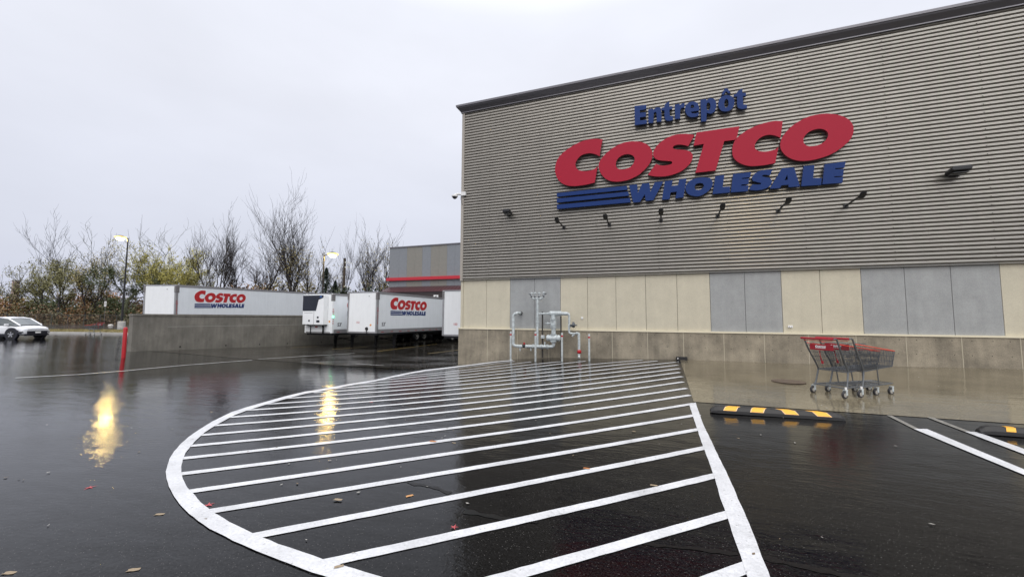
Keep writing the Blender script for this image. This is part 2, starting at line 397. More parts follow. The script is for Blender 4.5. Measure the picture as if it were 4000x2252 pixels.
# concrete walk in front of the store and dock slab
aw = [(.56, 14.5), (.54, 12), (.53, 10), (.53, 8.35)]
fr = gp([(2717, 1573), (2800, 1580), (3300, 1609), (4000, 1648)]); yfr = float(np.mean([p[1] for p in fr])); print('walk front', fr)
drape('sidewalk', wetcon, [([(.53, yfr), (40, yfr+.1)], [(.56, 14.47), (40, 14.47)])], .006, step=.4)
mbk = MB()
dl = gp([(740, 1382), (985, 1403), (1190, 1416), (1500, 1437), (1640, 1443)])
dl = [(-26.0, dl[0][1]+.0)]+dl+[(-7.7, 14.6)]
dock_line = dl
far = [(x, 39.2) for x, y in dl]
drape('dock_apron', dockcon, [(dl, far)], .006, step=.5)
# street, grass verge and wood floor beyond the lot (in the photographer-aligned frame)
drape('road', road_m, [([Q(-120, 47), Q(-20, 47)], [Q(-120, 72), Q(-20, 72)])], .008, step=1.5)
drape('woodland_floor', soil, [([Q(-160, 74.5), Q(-5, 74.5)], [Q(-160, 170), Q(-5, 170)])], .012, step=4)
k = MB()
kerb = []
for (z0, z1, h) in ((37.9, 38.15, .16),):
    for i in range(60):
        xa = -95+i*1.15
        if xa > -27: break
        c = Q(xa+.57, (z0+z1)/2); k.box((c[0], c[1], G(*c)+h/2-.05), (1.146, z1-z0, h+.1), YAW)
tag(k.build('kerb', conc_lt), kind='structure')
drape('grass_verge', grassm, [([Q(-95, 38.15), Q(-27, 38.15)], [Q(-95, 46.8), Q(-27, 46.8)])], .1, step=1.)
rnd = random.Random(5); k = MB()
for i in range(9000):
    c = Q(rnd.uniform(-95, -27), rnd.uniform(38.3, 46.5)); h = rnd.uniform(.04, .12); a = rnd.uniform(0, 3.14); z = G(*c)+.1
    dx, dy = .02*math.cos(a), .02*math.sin(a); lx, ly = rnd.uniform(-.03, .03), rnd.uniform(-.03, .03)
    k.add([(c[0]-dx, c[1]-dy, z), (c[0]+dx, c[1]+dy, z), (c[0]+lx, c[1]+ly, z+h)], [(0, 1, 2)])
tag(k.build('grass', grassm), kind='stuff')

# ------------------------------------------------------------------ painted hatching
outer = [(2002,1406),(1940,1411),(1880,1418),(1790,1429),(1660,1444),(1588,1457),(1464,1484),(1355,1501),(1231,1524),(1190,1529.5),(1109,1549),(1019,1574.5),(957,1592.5),(904,1610),(830,1646),
 (774,1681),(736.6,1707),(705.6,1735),(681,1763),(662,1793),(651,1827),(646.6,1843),(650,1871),(660.5,1902.5),(681,1943),(712,1983),(755,2022),(817,2067),
 (910.6,2113.7),(1004,2154),(1097,2191),(1221,2238),(1261,2250),(1410,2300),(1600,2360)]
inner = [(2004,1409),(1942,1414),(1882,1422),(1792,1433),(1663,1448.5),(1592,1462),(1468,1489),(1360,1507),(1238,1531),(1197,1537),(1119,1557),(1030,1583),(966,1603),(915,1622),(845,1660),
 (798,1690),(768,1718),(745,1743),(724,1771),(713,1800),(708,1824),(707,1843.5),(713,1868),(727,1899),(749,1924),(786,1964.6),(839,2006.5),(895,2039),
 (990,2086),(1085,2126),(1180,2158),(1300,2198),(1345,2212),(1475,2252),(1680,2312)]
oP, iP = np.array(gp(outer)), np.array(gp(inner))
print('hatch outline', oP[::5].round(2).tolist())
band_o = [(.60, 8.35), (.60, 3.4), (.66, 2.4)]
rt = gp([(2717,1572),(2745,1653),(2789,1746),(2815,1800),(2852,1874.5),(2883,1949),(2926.7,2048),(2951.6,2110.6),(2976,2175.8),(3000,2235),(3030,2320)])
rl = gp([(2692,1580),(2716,1653),(2747,1746),(2768,1800),(2793,1873),(2815,1949),(2850,2048),(2869,2110.6),(2893,2175.8),(2912,2235),(2940,2320)])
print('right band', np.round(rt, 2).tolist(), np.round(rl, 2).tolist())
S = [  # left, @1400/mid, @2000, right, each px,py (centres)
 [(828,1996),(1300,1919),(2000,1802),(2720,1678)], [(743,1918),(1300,1840),(2000,1733.5),(2705,1623)],
 [(709,1850),(1400,1765),(2000,1684),(2692,1579)], [(713,1790),(1400,1715),(2000,1642),(2694,1543)], [(745,1741),(1400,1677.5),(2000,1608.5),(2682,1516)],
 [(783,1699),(1400,1644.6),(2000,1580),(2669,1491)], [(838,1661),(1400,1617.6),(2000,1555),(2665,1470)], [(900,1628),(1400,1594),(2000,1533.5),(2655,1454)],
 [(957,1601),(1400,1573),(2000,1515),(2655,1439)], [(1027,1578),(1400,1554.5),(2000,1497.5),(2647,1425.6)], [(1118,1554),(1400,1538),(2000,1482),(2640,1414)],
 [(1240,1531),(1400,1523.5),(2000,1468.5),(2567,1409)], [(1314,1515.5),(1400,1511),(2000,1455.5),(2509,1405.5)], [(1392,1500),(1600,1484),(2000,1444),(2287,1410)],
 [(1479.5,1485),(1650,1469),(2000,1432.5),(2188,1412)], [(1545,1471),(1700,1457),(2000,1422),(2074,1412.6)], [(1615,1456),(1800,1436),(1900,1424),(2009,1411)],
 [(993,2091),(1400,2018),(2100,1877),(2748,1750)], [(1298,2193),(1600,2128),(2200,1995),(2787,1859)]]
strips = []
allst = []
for q in S:
    P = np.array(gp(q)); allst.append(P)
# the two nearest lines run out of the frame: continue the family
dd = allst[-1][-1]-allst[-1][0]; dd /= np.linalg.norm(dd)
for pr in ((2840, 2010), (2897, 2222)):
    c = np.array(onG(*pr)); allst.append(np.array([c-dd*6.0, c-dd*3, c-dd*1.5, c]))
for P in allst:
    d = P[-1]-P[0]; d /= np.linalg.norm(d); nrm = np.array([-d[1], d[0]])*.05
    t = [(p-P[0])@d for p in P]; s_ = [(p-P[0])@np.array([-d[1], d[0]]) for p in P]
    co = np.polyfit(t, s_, 2 if len(P) > 3 else 1); tt = np.linspace(-.07, t[-1]+(.14 if P[-1][1] < 8.2 else .01), 12)
    ctr = [P[0]+d*a+np.array([-d[1], d[0]])*np.polyval(co, a) for a in tt]
    strips.append(([c+nrm for c in ctr], [c-nrm for c in ctr]))
print('stripe ends', [(P[0].round(2).tolist(), P[-1].round(2).tolist()) for P in allst])
drape('hatch_stripes', paint, strips, .0055, step=.09, jit=.003)
drape('hatch_outline', paint, [(list(oP), list(iP)), (rt, rl)], .0085, step=.09, jit=.003)
# parking bay lines
b1 = gp([(3569,1675.5),(4000,1856)]); b2 = gp([(3622,1676.3),(4000,1834)])
b3 = gp([(3767.5,1685.7),(4000,1775)]); b4 = gp([(3816,1688),(4000,1754)])
def ext(p, q, L): p, q = np.array(p), np.array(q); d = (q-p)/np.linalg.norm(q-p); return [tuple(p), tuple(p+d*L)]
drape('parking_lines', paint, [(ext(*b1, 5), ext(*b2, 5)), (ext(*b3, 5), ext(*b4, 5))], .009)
c1 = gp([(3463,1622),(3569,1675.5)]); c2 = gp([(3484,1623),(3590,1675.5)]); c3 = gp([(3620,1630),(3767,1686)]); c4 = gp([(3646,1631),(3790,1686)])
drape('worn_parking_lines', paintold, [(c1, c2), (c3, c4)], .008)
def line(pts, w): 
    P = [np.array(p) for p in gp(pts)]; A, B = [], []
    for i, p in enumerate(P):
        d = P[min(i+1, len(P)-1)]-P[max(i-1, 0)]; d /= np.linalg.norm(d); n = np.array([-d[1], d[0]])*w/2; A.append(p+n); B.append(p-n)
    return (A, B)
drape('lane_lines', paintfade, [line([(60,1476),(300,1463),(480,1449),(700,1428),(985,1406)], .13), line([(1010,1402),(1200,1390),(1385,1379)], .12),
                                line([(1390,1420),(1500,1427)], .1)], .010)
drape('dock_bay_lines', paintyel, [line([(1474,1371.7),(1590,1357),(1708,1342.6)], .11), line([(1673,1380),(1790,1366)], .12),
                                   line([(1298,1364),(1440,1353)], .08), line([(1137,1357),(1240,1352)], .07), line([(1440,1338),(1470,1335.6)], .08)], .011)
# old repair seams in the asphalt
crack = mat('tar_seam', (.003, .003, .003), .35, spec=.25)
drape('tar_seams', crack, [line([(1815,1995),(1900,2012),(2010,2030),(2100,2036)], .06), line([(2500,2118),(2600,2130),(2700,2142),(2880,2160)], .045),
                           line([(2960,2172),(3060,2195),(3200,2225),(3400,2262)], .05), line([(1590,1883),(1700,1905),(1760,1925)], .04)], .0035, step=.05, jit=.018)

# ------------------------------------------------------------------ main store building
bz = lambda x: G(x, D)
b = empty('warehouse_building', (XC, D, 0), 'big warehouse store with corrugated taupe metal upper wall, beige and blue-grey panels and concrete base', 'building')
def loc(mb): mb.v = [(x-XC, y-D, z) for x, y, z in mb.v]; return mb
XR = 46.
ZS, ZP, ZT, ZSID = 1.14, 3.12, 10.40, 10.13
m = MB(); m.bb(XC-.1, XR, D, D+.35, -1.0, ZS); loc(m).build('concrete_base', concrete, b)
m = MB(); m.bb(XC-.1, XC+.25, D+.35, 39, -1.2, ZS); loc(m).build('concrete_base', concrete, b)
# vertical joints with cream caulk
jx = [onY(px, 1340, D)[0] for px in (1904, 2021, 2144, 2266, 2391.6, 2530, 2670, 2828, 2986, 3159, 3345, 3540, 3757, 3987)]
for i, x_ in enumerate(jx): loc(MB().bb(x_-.010, x_+.010, D-.004, D, bz(x_)+.01, ZS)).build('joint_sealant', caulk, b)
rnd = random.Random(3)
xs = [XC+.6, XC+.95] + [x_+dx for x_ in jx for dx in (.22, .62, .98)]
for x_ in xs:
    for zz in (ZS-.10, ZS-.49, ZS-.88):
        if zz > bz(x_)+.12: loc(MB().lathe((x_+rnd.uniform(-.03, .03), D+.001, zz), (0, -1, 0), [(.013, 0), (.010, .003)], 8)).build('tie_hole', hole_m, b)
m = MB(); m.bb(XC-.11, XR, D-.025, D+.06, ZS, ZS+.05); loc(m).build('base_flashing', cream, b)
m = MB(); m.bb(XC, XR, D+.10, D+.35, ZS+.02, ZP+.1); loc(m).build('wall_backing', hole_m, b)
runs = [(-7.5, 'b'), (-6.47, 'b'), (-5.47, 'g'), (-4.47, 'g')]+[(-3.47+i, 'b') for i in range(5)]+[(1.53, 'g'), (2.53, 'g'), (3.53, 'b'), (4.53, 'b'), (5.53, 'g'), (6.53, 'g'), (7.53, 'g')]
x_ = 8.53; i = 0
while x_ < XR-1: runs.append((x_, 'b' if (i//3) % 2 == 0 else 'g')); x_ += 1; i += 1
for i, (x_, c) in enumerate(runs):
    x1 = runs[i+1][0] if i+1 < len(runs) else XR
    m = MB(); m.bb(x_+.005, x1-.005, D+.05, D+.099, ZS+.05, ZP+.06); loc(m).build('wall_panel', beige if c == 'b' else greyp, b, bevel=.004)
m = MB(); m.bb(XC-.03, XC+.07, D+.02, D+.12, ZS+.05, ZP); loc(m).build('corner_trim', beige, b)
# corrugated siding: real profile
PER = .1168; pr = [(.0, 0.), (.46, 0.), (.60, .034), (.86, .034), (1., 0.)]   # fraction of period upward, depth inward
nb = int((ZSID-ZP)/PER); prof = []
for i in range(nb):
    pass
# order from top to bottom
prof = sorted(prof, key=lambda q: -q[0])
yf = D-.03
def siding(mb, P0, P1):
    v = []
    for z, dp in prof:
        for (px_, py_), (nx, ny_) in (P0, P1): v.append((px_+nx*dp, py_+ny_*dp, z))
    mb.add(v, [(2*i, 2*i+2, 2*i+3, 2*i+1) for i in range(len(prof)-1)]); return mb
prof = []
z = ZSID
for i in range(nb):
    # going down: outer face, underside slopes in, recess, slopes out
    prof += [(z, .005), (z-.22*PER, .002), (z-.25*PER, .011), (z-.28*PER, .001), (z-.50*PER, 0.), (z-.90*PER, .10)]
    z -= PER
prof.append((z, 0.)); prof.append((z-.02, 0.)); ZB = z-.02
m = siding(MB(), ((XC+.07, yf), (0, 1)), ((XR, yf), (0, 1))); m.bb(XC+.07, XR, yf, D+.10, ZB-.0, ZB+.004)
loc(m).build('corrugated_siding', siding_m, b)
m = siding(MB(), ((XC-.02, 39.), (1, 0)), ((XC-.02, D+.06), (1, 0))); loc(m).build('corrugated_siding', siding_m, b)
m = MB(); m.bb(XC, XR, D+.13, D+.35, ZP, ZT-.1); loc(m).build('wall_core', hole_m, b)
m = MB(); m.bb(XC, XC+.2, D+.35, 39, ZS, ZT-.1); loc(m).build('wall_core', greyp, b)
m = MB(); m.bb(XC-.045, XC+.07, D-.05, D+.06, ZB-.02, ZSID); loc(m).build('corner_trim', trim_m, b)
# lap seams with fasteners of the siding
sc = MB()
for i in range(16):
    xs_ = -6.35+i*1.92*.55*2
    for kk in range(nb):
        if kk % 2 == 0:
            zz = ZSID-kk*PER-.4*PER; sc.bb(xs_-.009, xs_+.009, yf-.006, yf, zz-.009, zz+.009)
o = loc(sc).build('siding_fasteners', hole_m, b); o['kind'] = 'stuff'
# cornice: stepped profile sweeping round the corner
cp = [(.0, ZT-.30), (.035, ZT-.295), (.035, ZT-.265), (.07, ZT-.22), (.15, ZT-.13), (.165, ZT-.10), (.165, ZT-.085), (.195, ZT-.08), (.20, ZT-.015), (.20, ZT), (-.25, ZT)]
m = MB(); v = []
for (dd_, zz) in cp: v += [(XR, D-.05-dd_, zz), (XC-.05-dd_, D-.05-dd_, zz), (XC-.05-dd_, 39, zz)]
m.add(v, [(3*i+j, 3*i+j+1, 3*i+j+4, 3*i+j+3) for i in range(len(cp)-1) for j in (0, 1)]); loc(m).build('cornice', cornice_m, b)
m = MB(); m.bb(XC, XR, D+.2, 39, ZT-.5, ZT-.3); loc(m).build('roof', cornice_m, b)
# little concrete step wall at the corner
m = MB(); p = onY(1845, 1397, 14.9); z0 = p[2]
m.bb(p[0], XC-.1, 14.75, 16.5, -1, z0-.05)
o = m.build('concrete_curb_wall', concrete); tag(o, 'low concrete curb block with pale cap beside the left corner of the store', 'wall')
m = MB(); m.bb(p[0]-.02, XC-.105, 14.73, 16.5, z0-.05, z0); m.build('cap', conc_lt, o)

# ------------------------------------------------------------------ sign lettering (traced on the facade plane)
def R1(L): return [(2150+x/4.834, 480+y/4.834) for x, y in L]
def R2(L): return [(2480+x/5.179, 480+y/5.179) for x, y in L]
def R3(L): return [(2850+x/4.833, 400+y/4.833) for x, y in L]
def R4(L): return [(2430+x/4.684, 300+y/4.684) for x, y in L]
def R5(L): return [(2150+x/4.223, 650+y/4.223) for x, y in L]
def R6(L): return [(2740+x/4.223, 600+y/4.223) for x, y in L]
LET = {}
LET['C'] = [R1([(985,310),(870,300),(750,310),(600,345),(480,400),(370,465),(260,545),(170,635),(110,740),(88,860),(95,950),(140,1060),(220,1140),(330,1182),(440,1192),(560,1182),(700,1160),(835,1125),(865,970),(890,820),(830,870),(740,902),(640,910),(560,900),(500,865),(472,800),(480,740),(520,670),(590,610),(680,578),(770,573),(860,595),(930,632),(955,450)])]
LET['O'] = [R1([(910,830),(930,730),(990,640),(1080,550),(1200,460),(1350,385),(1500,350)])+R2([(60,378),(160,395),(250,440),(320,515),(355,600),(350,700),(310,800),(240,900),(150,990),(60,1060)])+R1([(1500,1065),(1350,1100),(1230,1108),(1120,1090),(1020,1035),(945,940)]),
            R1([(1235,790),(1250,710),(1310,640),(1390,600),(1480,590),(1560,620),(1590,680),(1570,760),(1510,830),(1420,870),(1330,880),(1260,850)])]
LET['S'] = [R2([(1205,245),(1100,228),(1000,220),(880,228),(760,255),(640,310),(520,390),(430,480),(380,570),(370,640),(400,710),(480,752),(600,766),(735,773),(760,800),(735,830),(650,855),(550,862),(470,845),(425,825),(262,1050),(380,1078),(520,1085),(660,1072),(800,1035),(940,975),(1050,890),(1130,800),(1168,700),(1165,640),(1130,590),(1060,558),(960,543),(860,540),(790,525),(765,500),(790,465),(850,442),(930,440),(1000,450),(1080,470)])]
LET['T'] = [R2([(1248,195),(2118,68),(2050,340),(1808,368),(1635,960),(1222,1010),(1395,425),(1185,462)])]
LET['C2'] = [R3([(1003,355),(880,350),(780,362),(640,395),(480,450),(340,520),(220,600),(120,690),(65,800),(50,920),(70,1030),(140,1110),(250,1170),(380,1200),(520,1197),(680,1180),(860,1145),(890,1000),(925,840),(850,890),(760,915),(680,928),(580,925),(510,900),(472,850),(485,780),(540,700),(630,640),(730,612),(830,618),(920,650),(960,670),(985,500)])]
LET['O2'] = [R3([(957,800),(975,700),(1040,590),(1150,470),(1290,370),(1450,285),(1620,235),(1780,213),(1950,218),(2100,250),(2230,310),(2310,390),(2340,480),(2335,580),(2280,700),(2180,800),(2050,900),(1900,985),(1720,1050),(1550,1090),(1380,1103),(1230,1085),(1100,1030),(1010,950),(965,870)]),
             R3([(1395,690),(1430,620),(1510,550),(1620,508),(1720,498),(1810,525),(1860,590),(1850,660),(1790,740),(1690,800),(1570,828),(1470,820),(1405,770)])]
BL = {}
BL['bar1'] = [R5([(105,440),(1258,318),(1272,382),(108,500)])]
BL['bar2'] = [R5([(105,530),(1283,415),(1299,480),(108,596)])]
BL['bar3'] = [R5([(105,632),(1310,520),(1324,590),(108,700)])]
BL['w'] = [R5([(1297,310),(1430,295),(1442,440),(1515,285),(1632,272),(1650,418),(1722,260),(1862,248),(1697,555),(1573,567),(1557,455),(1478,585),(1365,595)])]
BL['h'] = [R5([(1890,243),(2018,228),(1998,322),(2105,310),(2125,213),(2245,200),(2195,508),(2062,525),(2085,415),(1982,427),(1965,538),(1840,548)])]
BL['o'] = [R5([(2228,360),(2250,290),(2320,225),(2420,190),(2530,180)])+R6([(140,400),(182,460),(180,530),(130,600),(60,655)])+R5([(2440,492),(2300,470),(2245,420)]),
           R5([(2375,335),(2400,290),(2460,272),(2515,280),(2535,315),(2510,360),(2450,388),(2390,378)])]
BL['l'] = [R6([(230,372),(378,350),(350,548),(472,540),(468,640),(185,665)])]
BL['e'] = [R6([(525,335),(820,305),(802,390),(672,402),(668,418),(790,410),(772,500),(657,512),(652,530),(778,524),(765,618),(483,638)])]
BL['s'] = [R6([(1175,268),(1080,265),(960,285),(870,340),(830,400),(850,450),(930,472),(990,485),(980,503),(930,510),(840,505),(780,590),(850,602),(960,600),(1070,570),(1140,520),(1165,450),(1130,400),(1050,385),(1000,375),(1010,355),(1060,348),(1130,360)])]
BL['a'] = [R6([(1330,240),(1530,228),(1625,540),(1440,552),(1435,512),(1320,522),(1295,568),(1125,578)]), R6([(1415,345),(1427,430),(1372,436)])]
BL['l2'] = [R6([(1690,205),(1865,190),(1843,400),(1985,400),(1975,515),(1645,535)])]
BL['e2'] = [R6([(2035,175),(2380,130),(2360,230),(2210,240),(2205,258),(2350,255),(2335,368),(2190,375),(2190,390),(2340,385),(2325,480),(1995,505)])]
EN = {}
EN['E'] = [R4([(228,535),(442,512),(440,592),(325,612),(327,660),(435,648),(435,728),(327,745),(328,798),(452,785),(452,858),(232,885)])]
EN['n'] = [R4([(478,598),(560,580),(572,602),(620,562),(680,558),(715,600),(722,815),(632,825),(630,670),(610,640),(580,660),(572,840),(482,850)])]
EN['t'] = [R4([(785,500),(862,445),(865,545),(920,540),(918,590),(866,600),(872,715),(935,722),(930,790),(860,805),(800,795),(778,740),(776,615),(722,612),(725,570),(770,560)])]
EN['r'] = [R4([(965,510),(1048,492),(1060,520),(1100,485),(1145,480),(1140,560),(1085,572),(1065,620),(1062,765),(970,772)])]
EN['e'] = [R4([(1155,610),(1165,530),(1220,470),(1300,450),(1380,480),(1410,560),(1408,620),(1258,640),(1280,668),(1340,668),(1400,650),(1400,710),(1330,735),(1260,738),(1190,700)]), R4([(1252,572),(1262,520),(1290,508),(1315,525),(1320,565)])]
EN['p'] = [R4([(1435,425),(1525,405),(1545,428),(1600,390),(1670,395),(1715,450),(1720,560),(1690,640),(1630,675),(1565,668),(1548,650),(1545,810),(1448,820)]), R4([(1548,500),(1575,468),(1605,480),(1618,540),(1600,595),(1575,615),(1548,590)])]
EN['o'] = [R4([(1760,510),(1775,420),(1830,355),(1910,335),(1990,350),(2045,400),(2055,480),(2030,560),(1970,615),(1900,635),(1820,620),(1775,570)]), R4([(1870,500),(1880,430),(1910,405),(1940,430),(1948,500),(1930,550),(1900,565),(1878,545)])]
EN['circ'] = [R4([(1815,325),(1880,215),(1925,213),(1990,300),(1948,308),(1905,265),(1858,330)])]
EN['t2'] = [R4([(2115,265),(2200,215),(2203,300),(2265,292),(2268,345),(2210,355),(2218,508),(2285,512),(2285,575),(2200,590),(2130,575),(2105,520),(2105,362),(2045,367),(2048,325),(2095,310)])]
YSG = D-.20
def plan(L): return [(onY(x, y, YSG)[0], onY(x, y, YSG)[2]) for x, y in L]
GL = {}
def sign(name, dct, m, side, label, ox):
    root = empty(name, (ox, D-.06, 0), label, 'sign')
    for kx, loops in dct.items():
        lp = [smooth_poly(plan(L)) for L in loops]
        GL[kx if kx not in GL else name+kx] = lp
        lp = [[(x_-ox, z_) for x_, z_ in q] for q in lp]
        nm = 'stripe' if kx.startswith('bar') else 'letter'
        me = curve_mesh(nm, lp, .05)
        ob = mobj(nm, me, m, root, frame((1, 0, 0), (0, 0, 1), (0, YSG-(D-.06)+.05, 0)))
        ob.data.materials.append(side)
        for pl in ob.data.polygons:
            if abs(pl.normal.z) < .5: pl.material_index = 1
    # stand-off pins
    return root
redside = mat('dark_red_return', (.16, .01, .02), .4); blueside = mat('dark_blue_return', (.006, .02, .09), .4)
rs = sign('red_letter_sign', LET, redsign, redside, 'large slanted red channel letters on the corrugated wall, reading a store name', 0.)
bs = sign('blue_letter_sign', BL, bluesign, blueside, 'blue WHOLESALE letters with three stripes under the big red letters', 0.)
es = sign('blue_upper_sign', EN, bluesign, blueside, 'blue Entrepôt lettering above the big red letters', 0.)

# logo set for the trailers, from the same letter shapes
keys_r = list(LET.keys()); keys_b = list(BL.keys())
def lg(k_, fam): 
    return GL[k_]
allr = [p for k_ in keys_r for lp in GL[k_] for p in lp]
lx0 = min(p[0] for p in allr); lx1 = max(p[0] for p in allr)
allb = [p for k_ in keys_b for lp in GL[k_] for p in lp]; lz0 = min(p[1] for p in allb); lz1 = max(p[1] for p in allr)
print('logo', lx0, lx1, lz0, lz1)

# ------------------------------------------------------------------ wall lights, camera, boxes
def arm_light(base, label, src=None):
    o = empty('sign_light', base, label, 'light', group='arm lights below the wall lettering')
    MB().box((0, -.01, 0), (.12, .02, .12)).build('wall_plate', blackm, o, bevel=.004)
    MB().tube([(0, 0, 0), (0, -.55, .03), (0, -1.02, .03)], .026, 8).build('arm', blackm, o, smooth=True)
    h = MB(); h.prism([(-.04, -.98, .02), (-.07, -1.03, .04), (-.075, -1.13, .08), (-.05, -1.19, .10), (.05, -1.19, .10), (.075, -1.13, .08), (.07, -1.03, .04), (.04, -.98, .02)], (0, .03, -.07))
    h.build('lamp_head', blackm, o, bevel=.01)
    l_ = MB(); l_.add([(-.05, -1.04, .052), (.05, -1.04, .052), (.05, -1.14, .093), (-.05, -1.14, .093)], [(0, 1, 2, 3)]); l_.build('lens', lensm, o)
    return o
hd = [(2203, 888.5), (2380, 877.6), (2582, 860.6), (2804, 843.5), (3040, 823.3), (3304, 804.7)]
names = ['first from the left', 'second from the left', 'third from the left', 'fourth from the left', 'fifth from the left', 'rightmost of six']
L0 = None
for (px_, py_), nm_ in zip(hd, names):
    p = onY(px_, py_, D-.035)
    if L0 is None: L0 = arm_light(tuple(p), 'black arm light below the wall lettering, '+nm_)
    else:
        c = copy_tree(L0); c.location = tuple(p); c['label'] = 'black arm light below the wall lettering, '+nm_
def wall_pack(p, w, label):
    o = empty('wall_pack_light', p, label, 'light')
    MB().box((0, -.03, 0), (w*.45, .05, .16)).build('wall_plate', blackm, o)
    h = MB(); h.prism([(-w/2, -.05, -.02), (-w*.42, -.05, .07), (w*.42, -.05, .07), (w/2, -.05, .02), (w*.44, -.05, -.06), (-w*.42, -.05, -.06)], (0, -.34, .05)); h.build('housing', blackm, o, bevel=.02)
    MB().box((0, -.22, -.058), (w*.75, .26, .012)).build('lens', mat('smoked_lens', (.05, .05, .05), .1, coat=1), o)
p = onY(1990, 836, D-.04); wall_pack(tuple(p), .30, 'small black wall light left of the lettering, near the store corner')
p = onY(3722, 680, D-.04); wall_pack(tuple(p), .44, 'larger black wall light right of the lettering')
# dome camera on the corner
p = onY(1812, 758, D-.06)
o = empty('security_camera', tuple(p), 'white dome security camera on a bracket at the store corner', 'camera')
MB().box((.0, -.02, 0), (.20, .10, .16)).build('bracket', white_p, o, bevel=.01)
MB().tube([(-.08, -.02, 0), (-.25, -.03, .02), (-.38, -.04, .02), (-.40, -.04, -.02)], .04, 10).build('arm', white_p, o, smooth=True)
MB().lathe((-.40, -.04, -.02), (0, 0, -1), [(.05, -.02), (.12, .0), (.13, .05), (.12, .07)], 16).build('housing', white_p, o, smooth=True)
MB().lathe((-.40, -.04, -.09), (0, 0, -1), [(.10, 0), (.09, .04), (.05, .075), (.01, .09)], 16).build('dome', mat('smoked_dome', (.02, .02, .025), .05, coat=1), o, smooth=True)
MB().tube([(-.12, -.02, -.06), (-.13, -.02, -.2), (-.05, -.01, -.45)], .008, 6).build('cable', blackm, o)
p = onY(2274, 1241, D+.04); o = MB().box((0, 0, 0), (.075, .05, .075)).build('junction_box', white_p, loc=tuple(p), bevel=.006); tag(o, 'small white square box on the beige panel right of the gas pipes', 'box')
p = onY(3087, 1275, D+.04); o = empty('outlet_box', tuple(p), 'small white outlet cover low on the beige panel, left of the trolleys', 'box')
MB().box((0, 0, 0), (.13, .05, .07)).build('cover', white_p, o, bevel=.008)
k = MB(); k.lathe((-.03, -.026, 0), (0, -1, 0), [(.012, 0), (.010, .004)], 8); k.lathe((.03, -.026, 0), (0, -1, 0), [(.010, 0), (.008, .004)], 8); k.build('socket', hole_m, o)
# black drain box where the walk meets the hatching
p = onG(2664, 1412); o = empty('drain_box', (p[0]+.02, D-.12, bz(.5)), 'short black box at the wall foot beside the end of the hatching', 'box')
k = MB(); k.box((0, 0, .05), (.34, .16, .11)); k.build('body', rubber, o, bevel=.01)
MB().box((-.12, -.083, .055), (.03, .004, .04)).build('marker', white_p, o)
# manhole
p = onG(3080, 1491); k = MB(); k.lathe((0, 0, 0), (0, 0, 1), [(.33, 0), (.33, .012), (.30, .014), (.01, .014)], 32)
o = k.build('manhole_cover', mat('rusty_iron', (.09, .06, .045), .35, var=.3, vscale=12, bump=.4, bscale=60), loc=(p[0], p[1], G(*p)+.006), smooth=True); tag(o, 'round rusty iron cover in the wet concrete walk', 'manhole cover')

# ------------------------------------------------------------------ gas meter set
YG = D-.42
g0 = onY(2100, 1400, YG)
GM = empty('gas_meter_set', (g0[0], YG, bz(g0[0])), 'grey painted gas pipes, meter and regulators standing against the wall', 'gas meter')
def gpt(x, y, dy=0.):
    p = onY(1900+x/4.028, 1080+y/4.028, YG); return (p[0]-GM.location[0], dy, p[2]-GM.location[2])
def arc(pts, r=.06, n=5):
    """round the corners of a polyline"""
    P = [Vector(p) for p in pts]; out = [P[0]]
    for i in range(1, len(P)-1):
        a, b_, c = P[i-1], P[i], P[i+1]; u = (a-b_); v_ = (c-b_); rr = min(r, u.length*.45, v_.length*.45)
        s, e_ = b_+u.normalized()*rr, b_+v_.normalized()*rr
        for j in range(n+1): t = j/n; out.append(s*(1-t)**2+b_*2*t*(1-t)+e_*t*t)
    out.append(P[-1]); return out
def pipe(pts, r, nm='pipe', m=galv, rr=.09): return MB().tube(arc(pts, rr), r*1.3, 12).build(nm, m, GM, smooth=True)
def flange(x, y, r, ax=(0, 0, 1), h=.03, dy=0., m=galv, nm='flange'):
    return MB().lathe(gpt(x, y, dy), ax, [(r, -h/2), (r, h/2)], 14).build(nm, m, GM)
pipe([(gpt(480, 570)[0], .42, gpt(480, 570)[2]), gpt(480, 572), gpt(425, 600), gpt(423, 800), gpt(423, 1080), gpt(500, 1092), gpt(780, 1097)], .043, rr=.12)
MB().lathe((gpt(480, 570)[0], .36, gpt(480, 570)[2]), (0, 1, 0), [(.065, 0), (.065, .1)], 16).build('wall_sleeve', hole_m, GM)
for x_ in (500, 545, 628, 670, 735): flange(x_, 1095, .07 if x_ != 735 else .085, (1, 0, 0))
MB().lathe(gpt(595, 1092), (1, 0, 0), [(.05, -.09), (.065, 0), (.05, .09)], 12).build('valve_body', blackm, GM, smooth=True)
MB().lathe(gpt(595, 1056), (0, 0, 1), [(.03, -.02), (.04, .0), (.03, .05)], 10).build('valve_handle', redp, GM, smooth=True)
for x_ in (530, 700): pipe([gpt(x_, 1100), gpt(x_, 1165)], .018, 'drain_stub')
pipe([gpt(803, 1095), gpt(803, 700), gpt(803, 345)], .033)
for y_, r_ in ((380, .045), (400, .04), (495, .062), (515, .062), (635, .062), (660, .05), (700, .062), (715, .062)): flange(803, y_, r_)
pipe([gpt(728, 325), gpt(735, 345), gpt(803, 347), gpt(875, 345), gpt(885, 320)], .03, rr=.04)
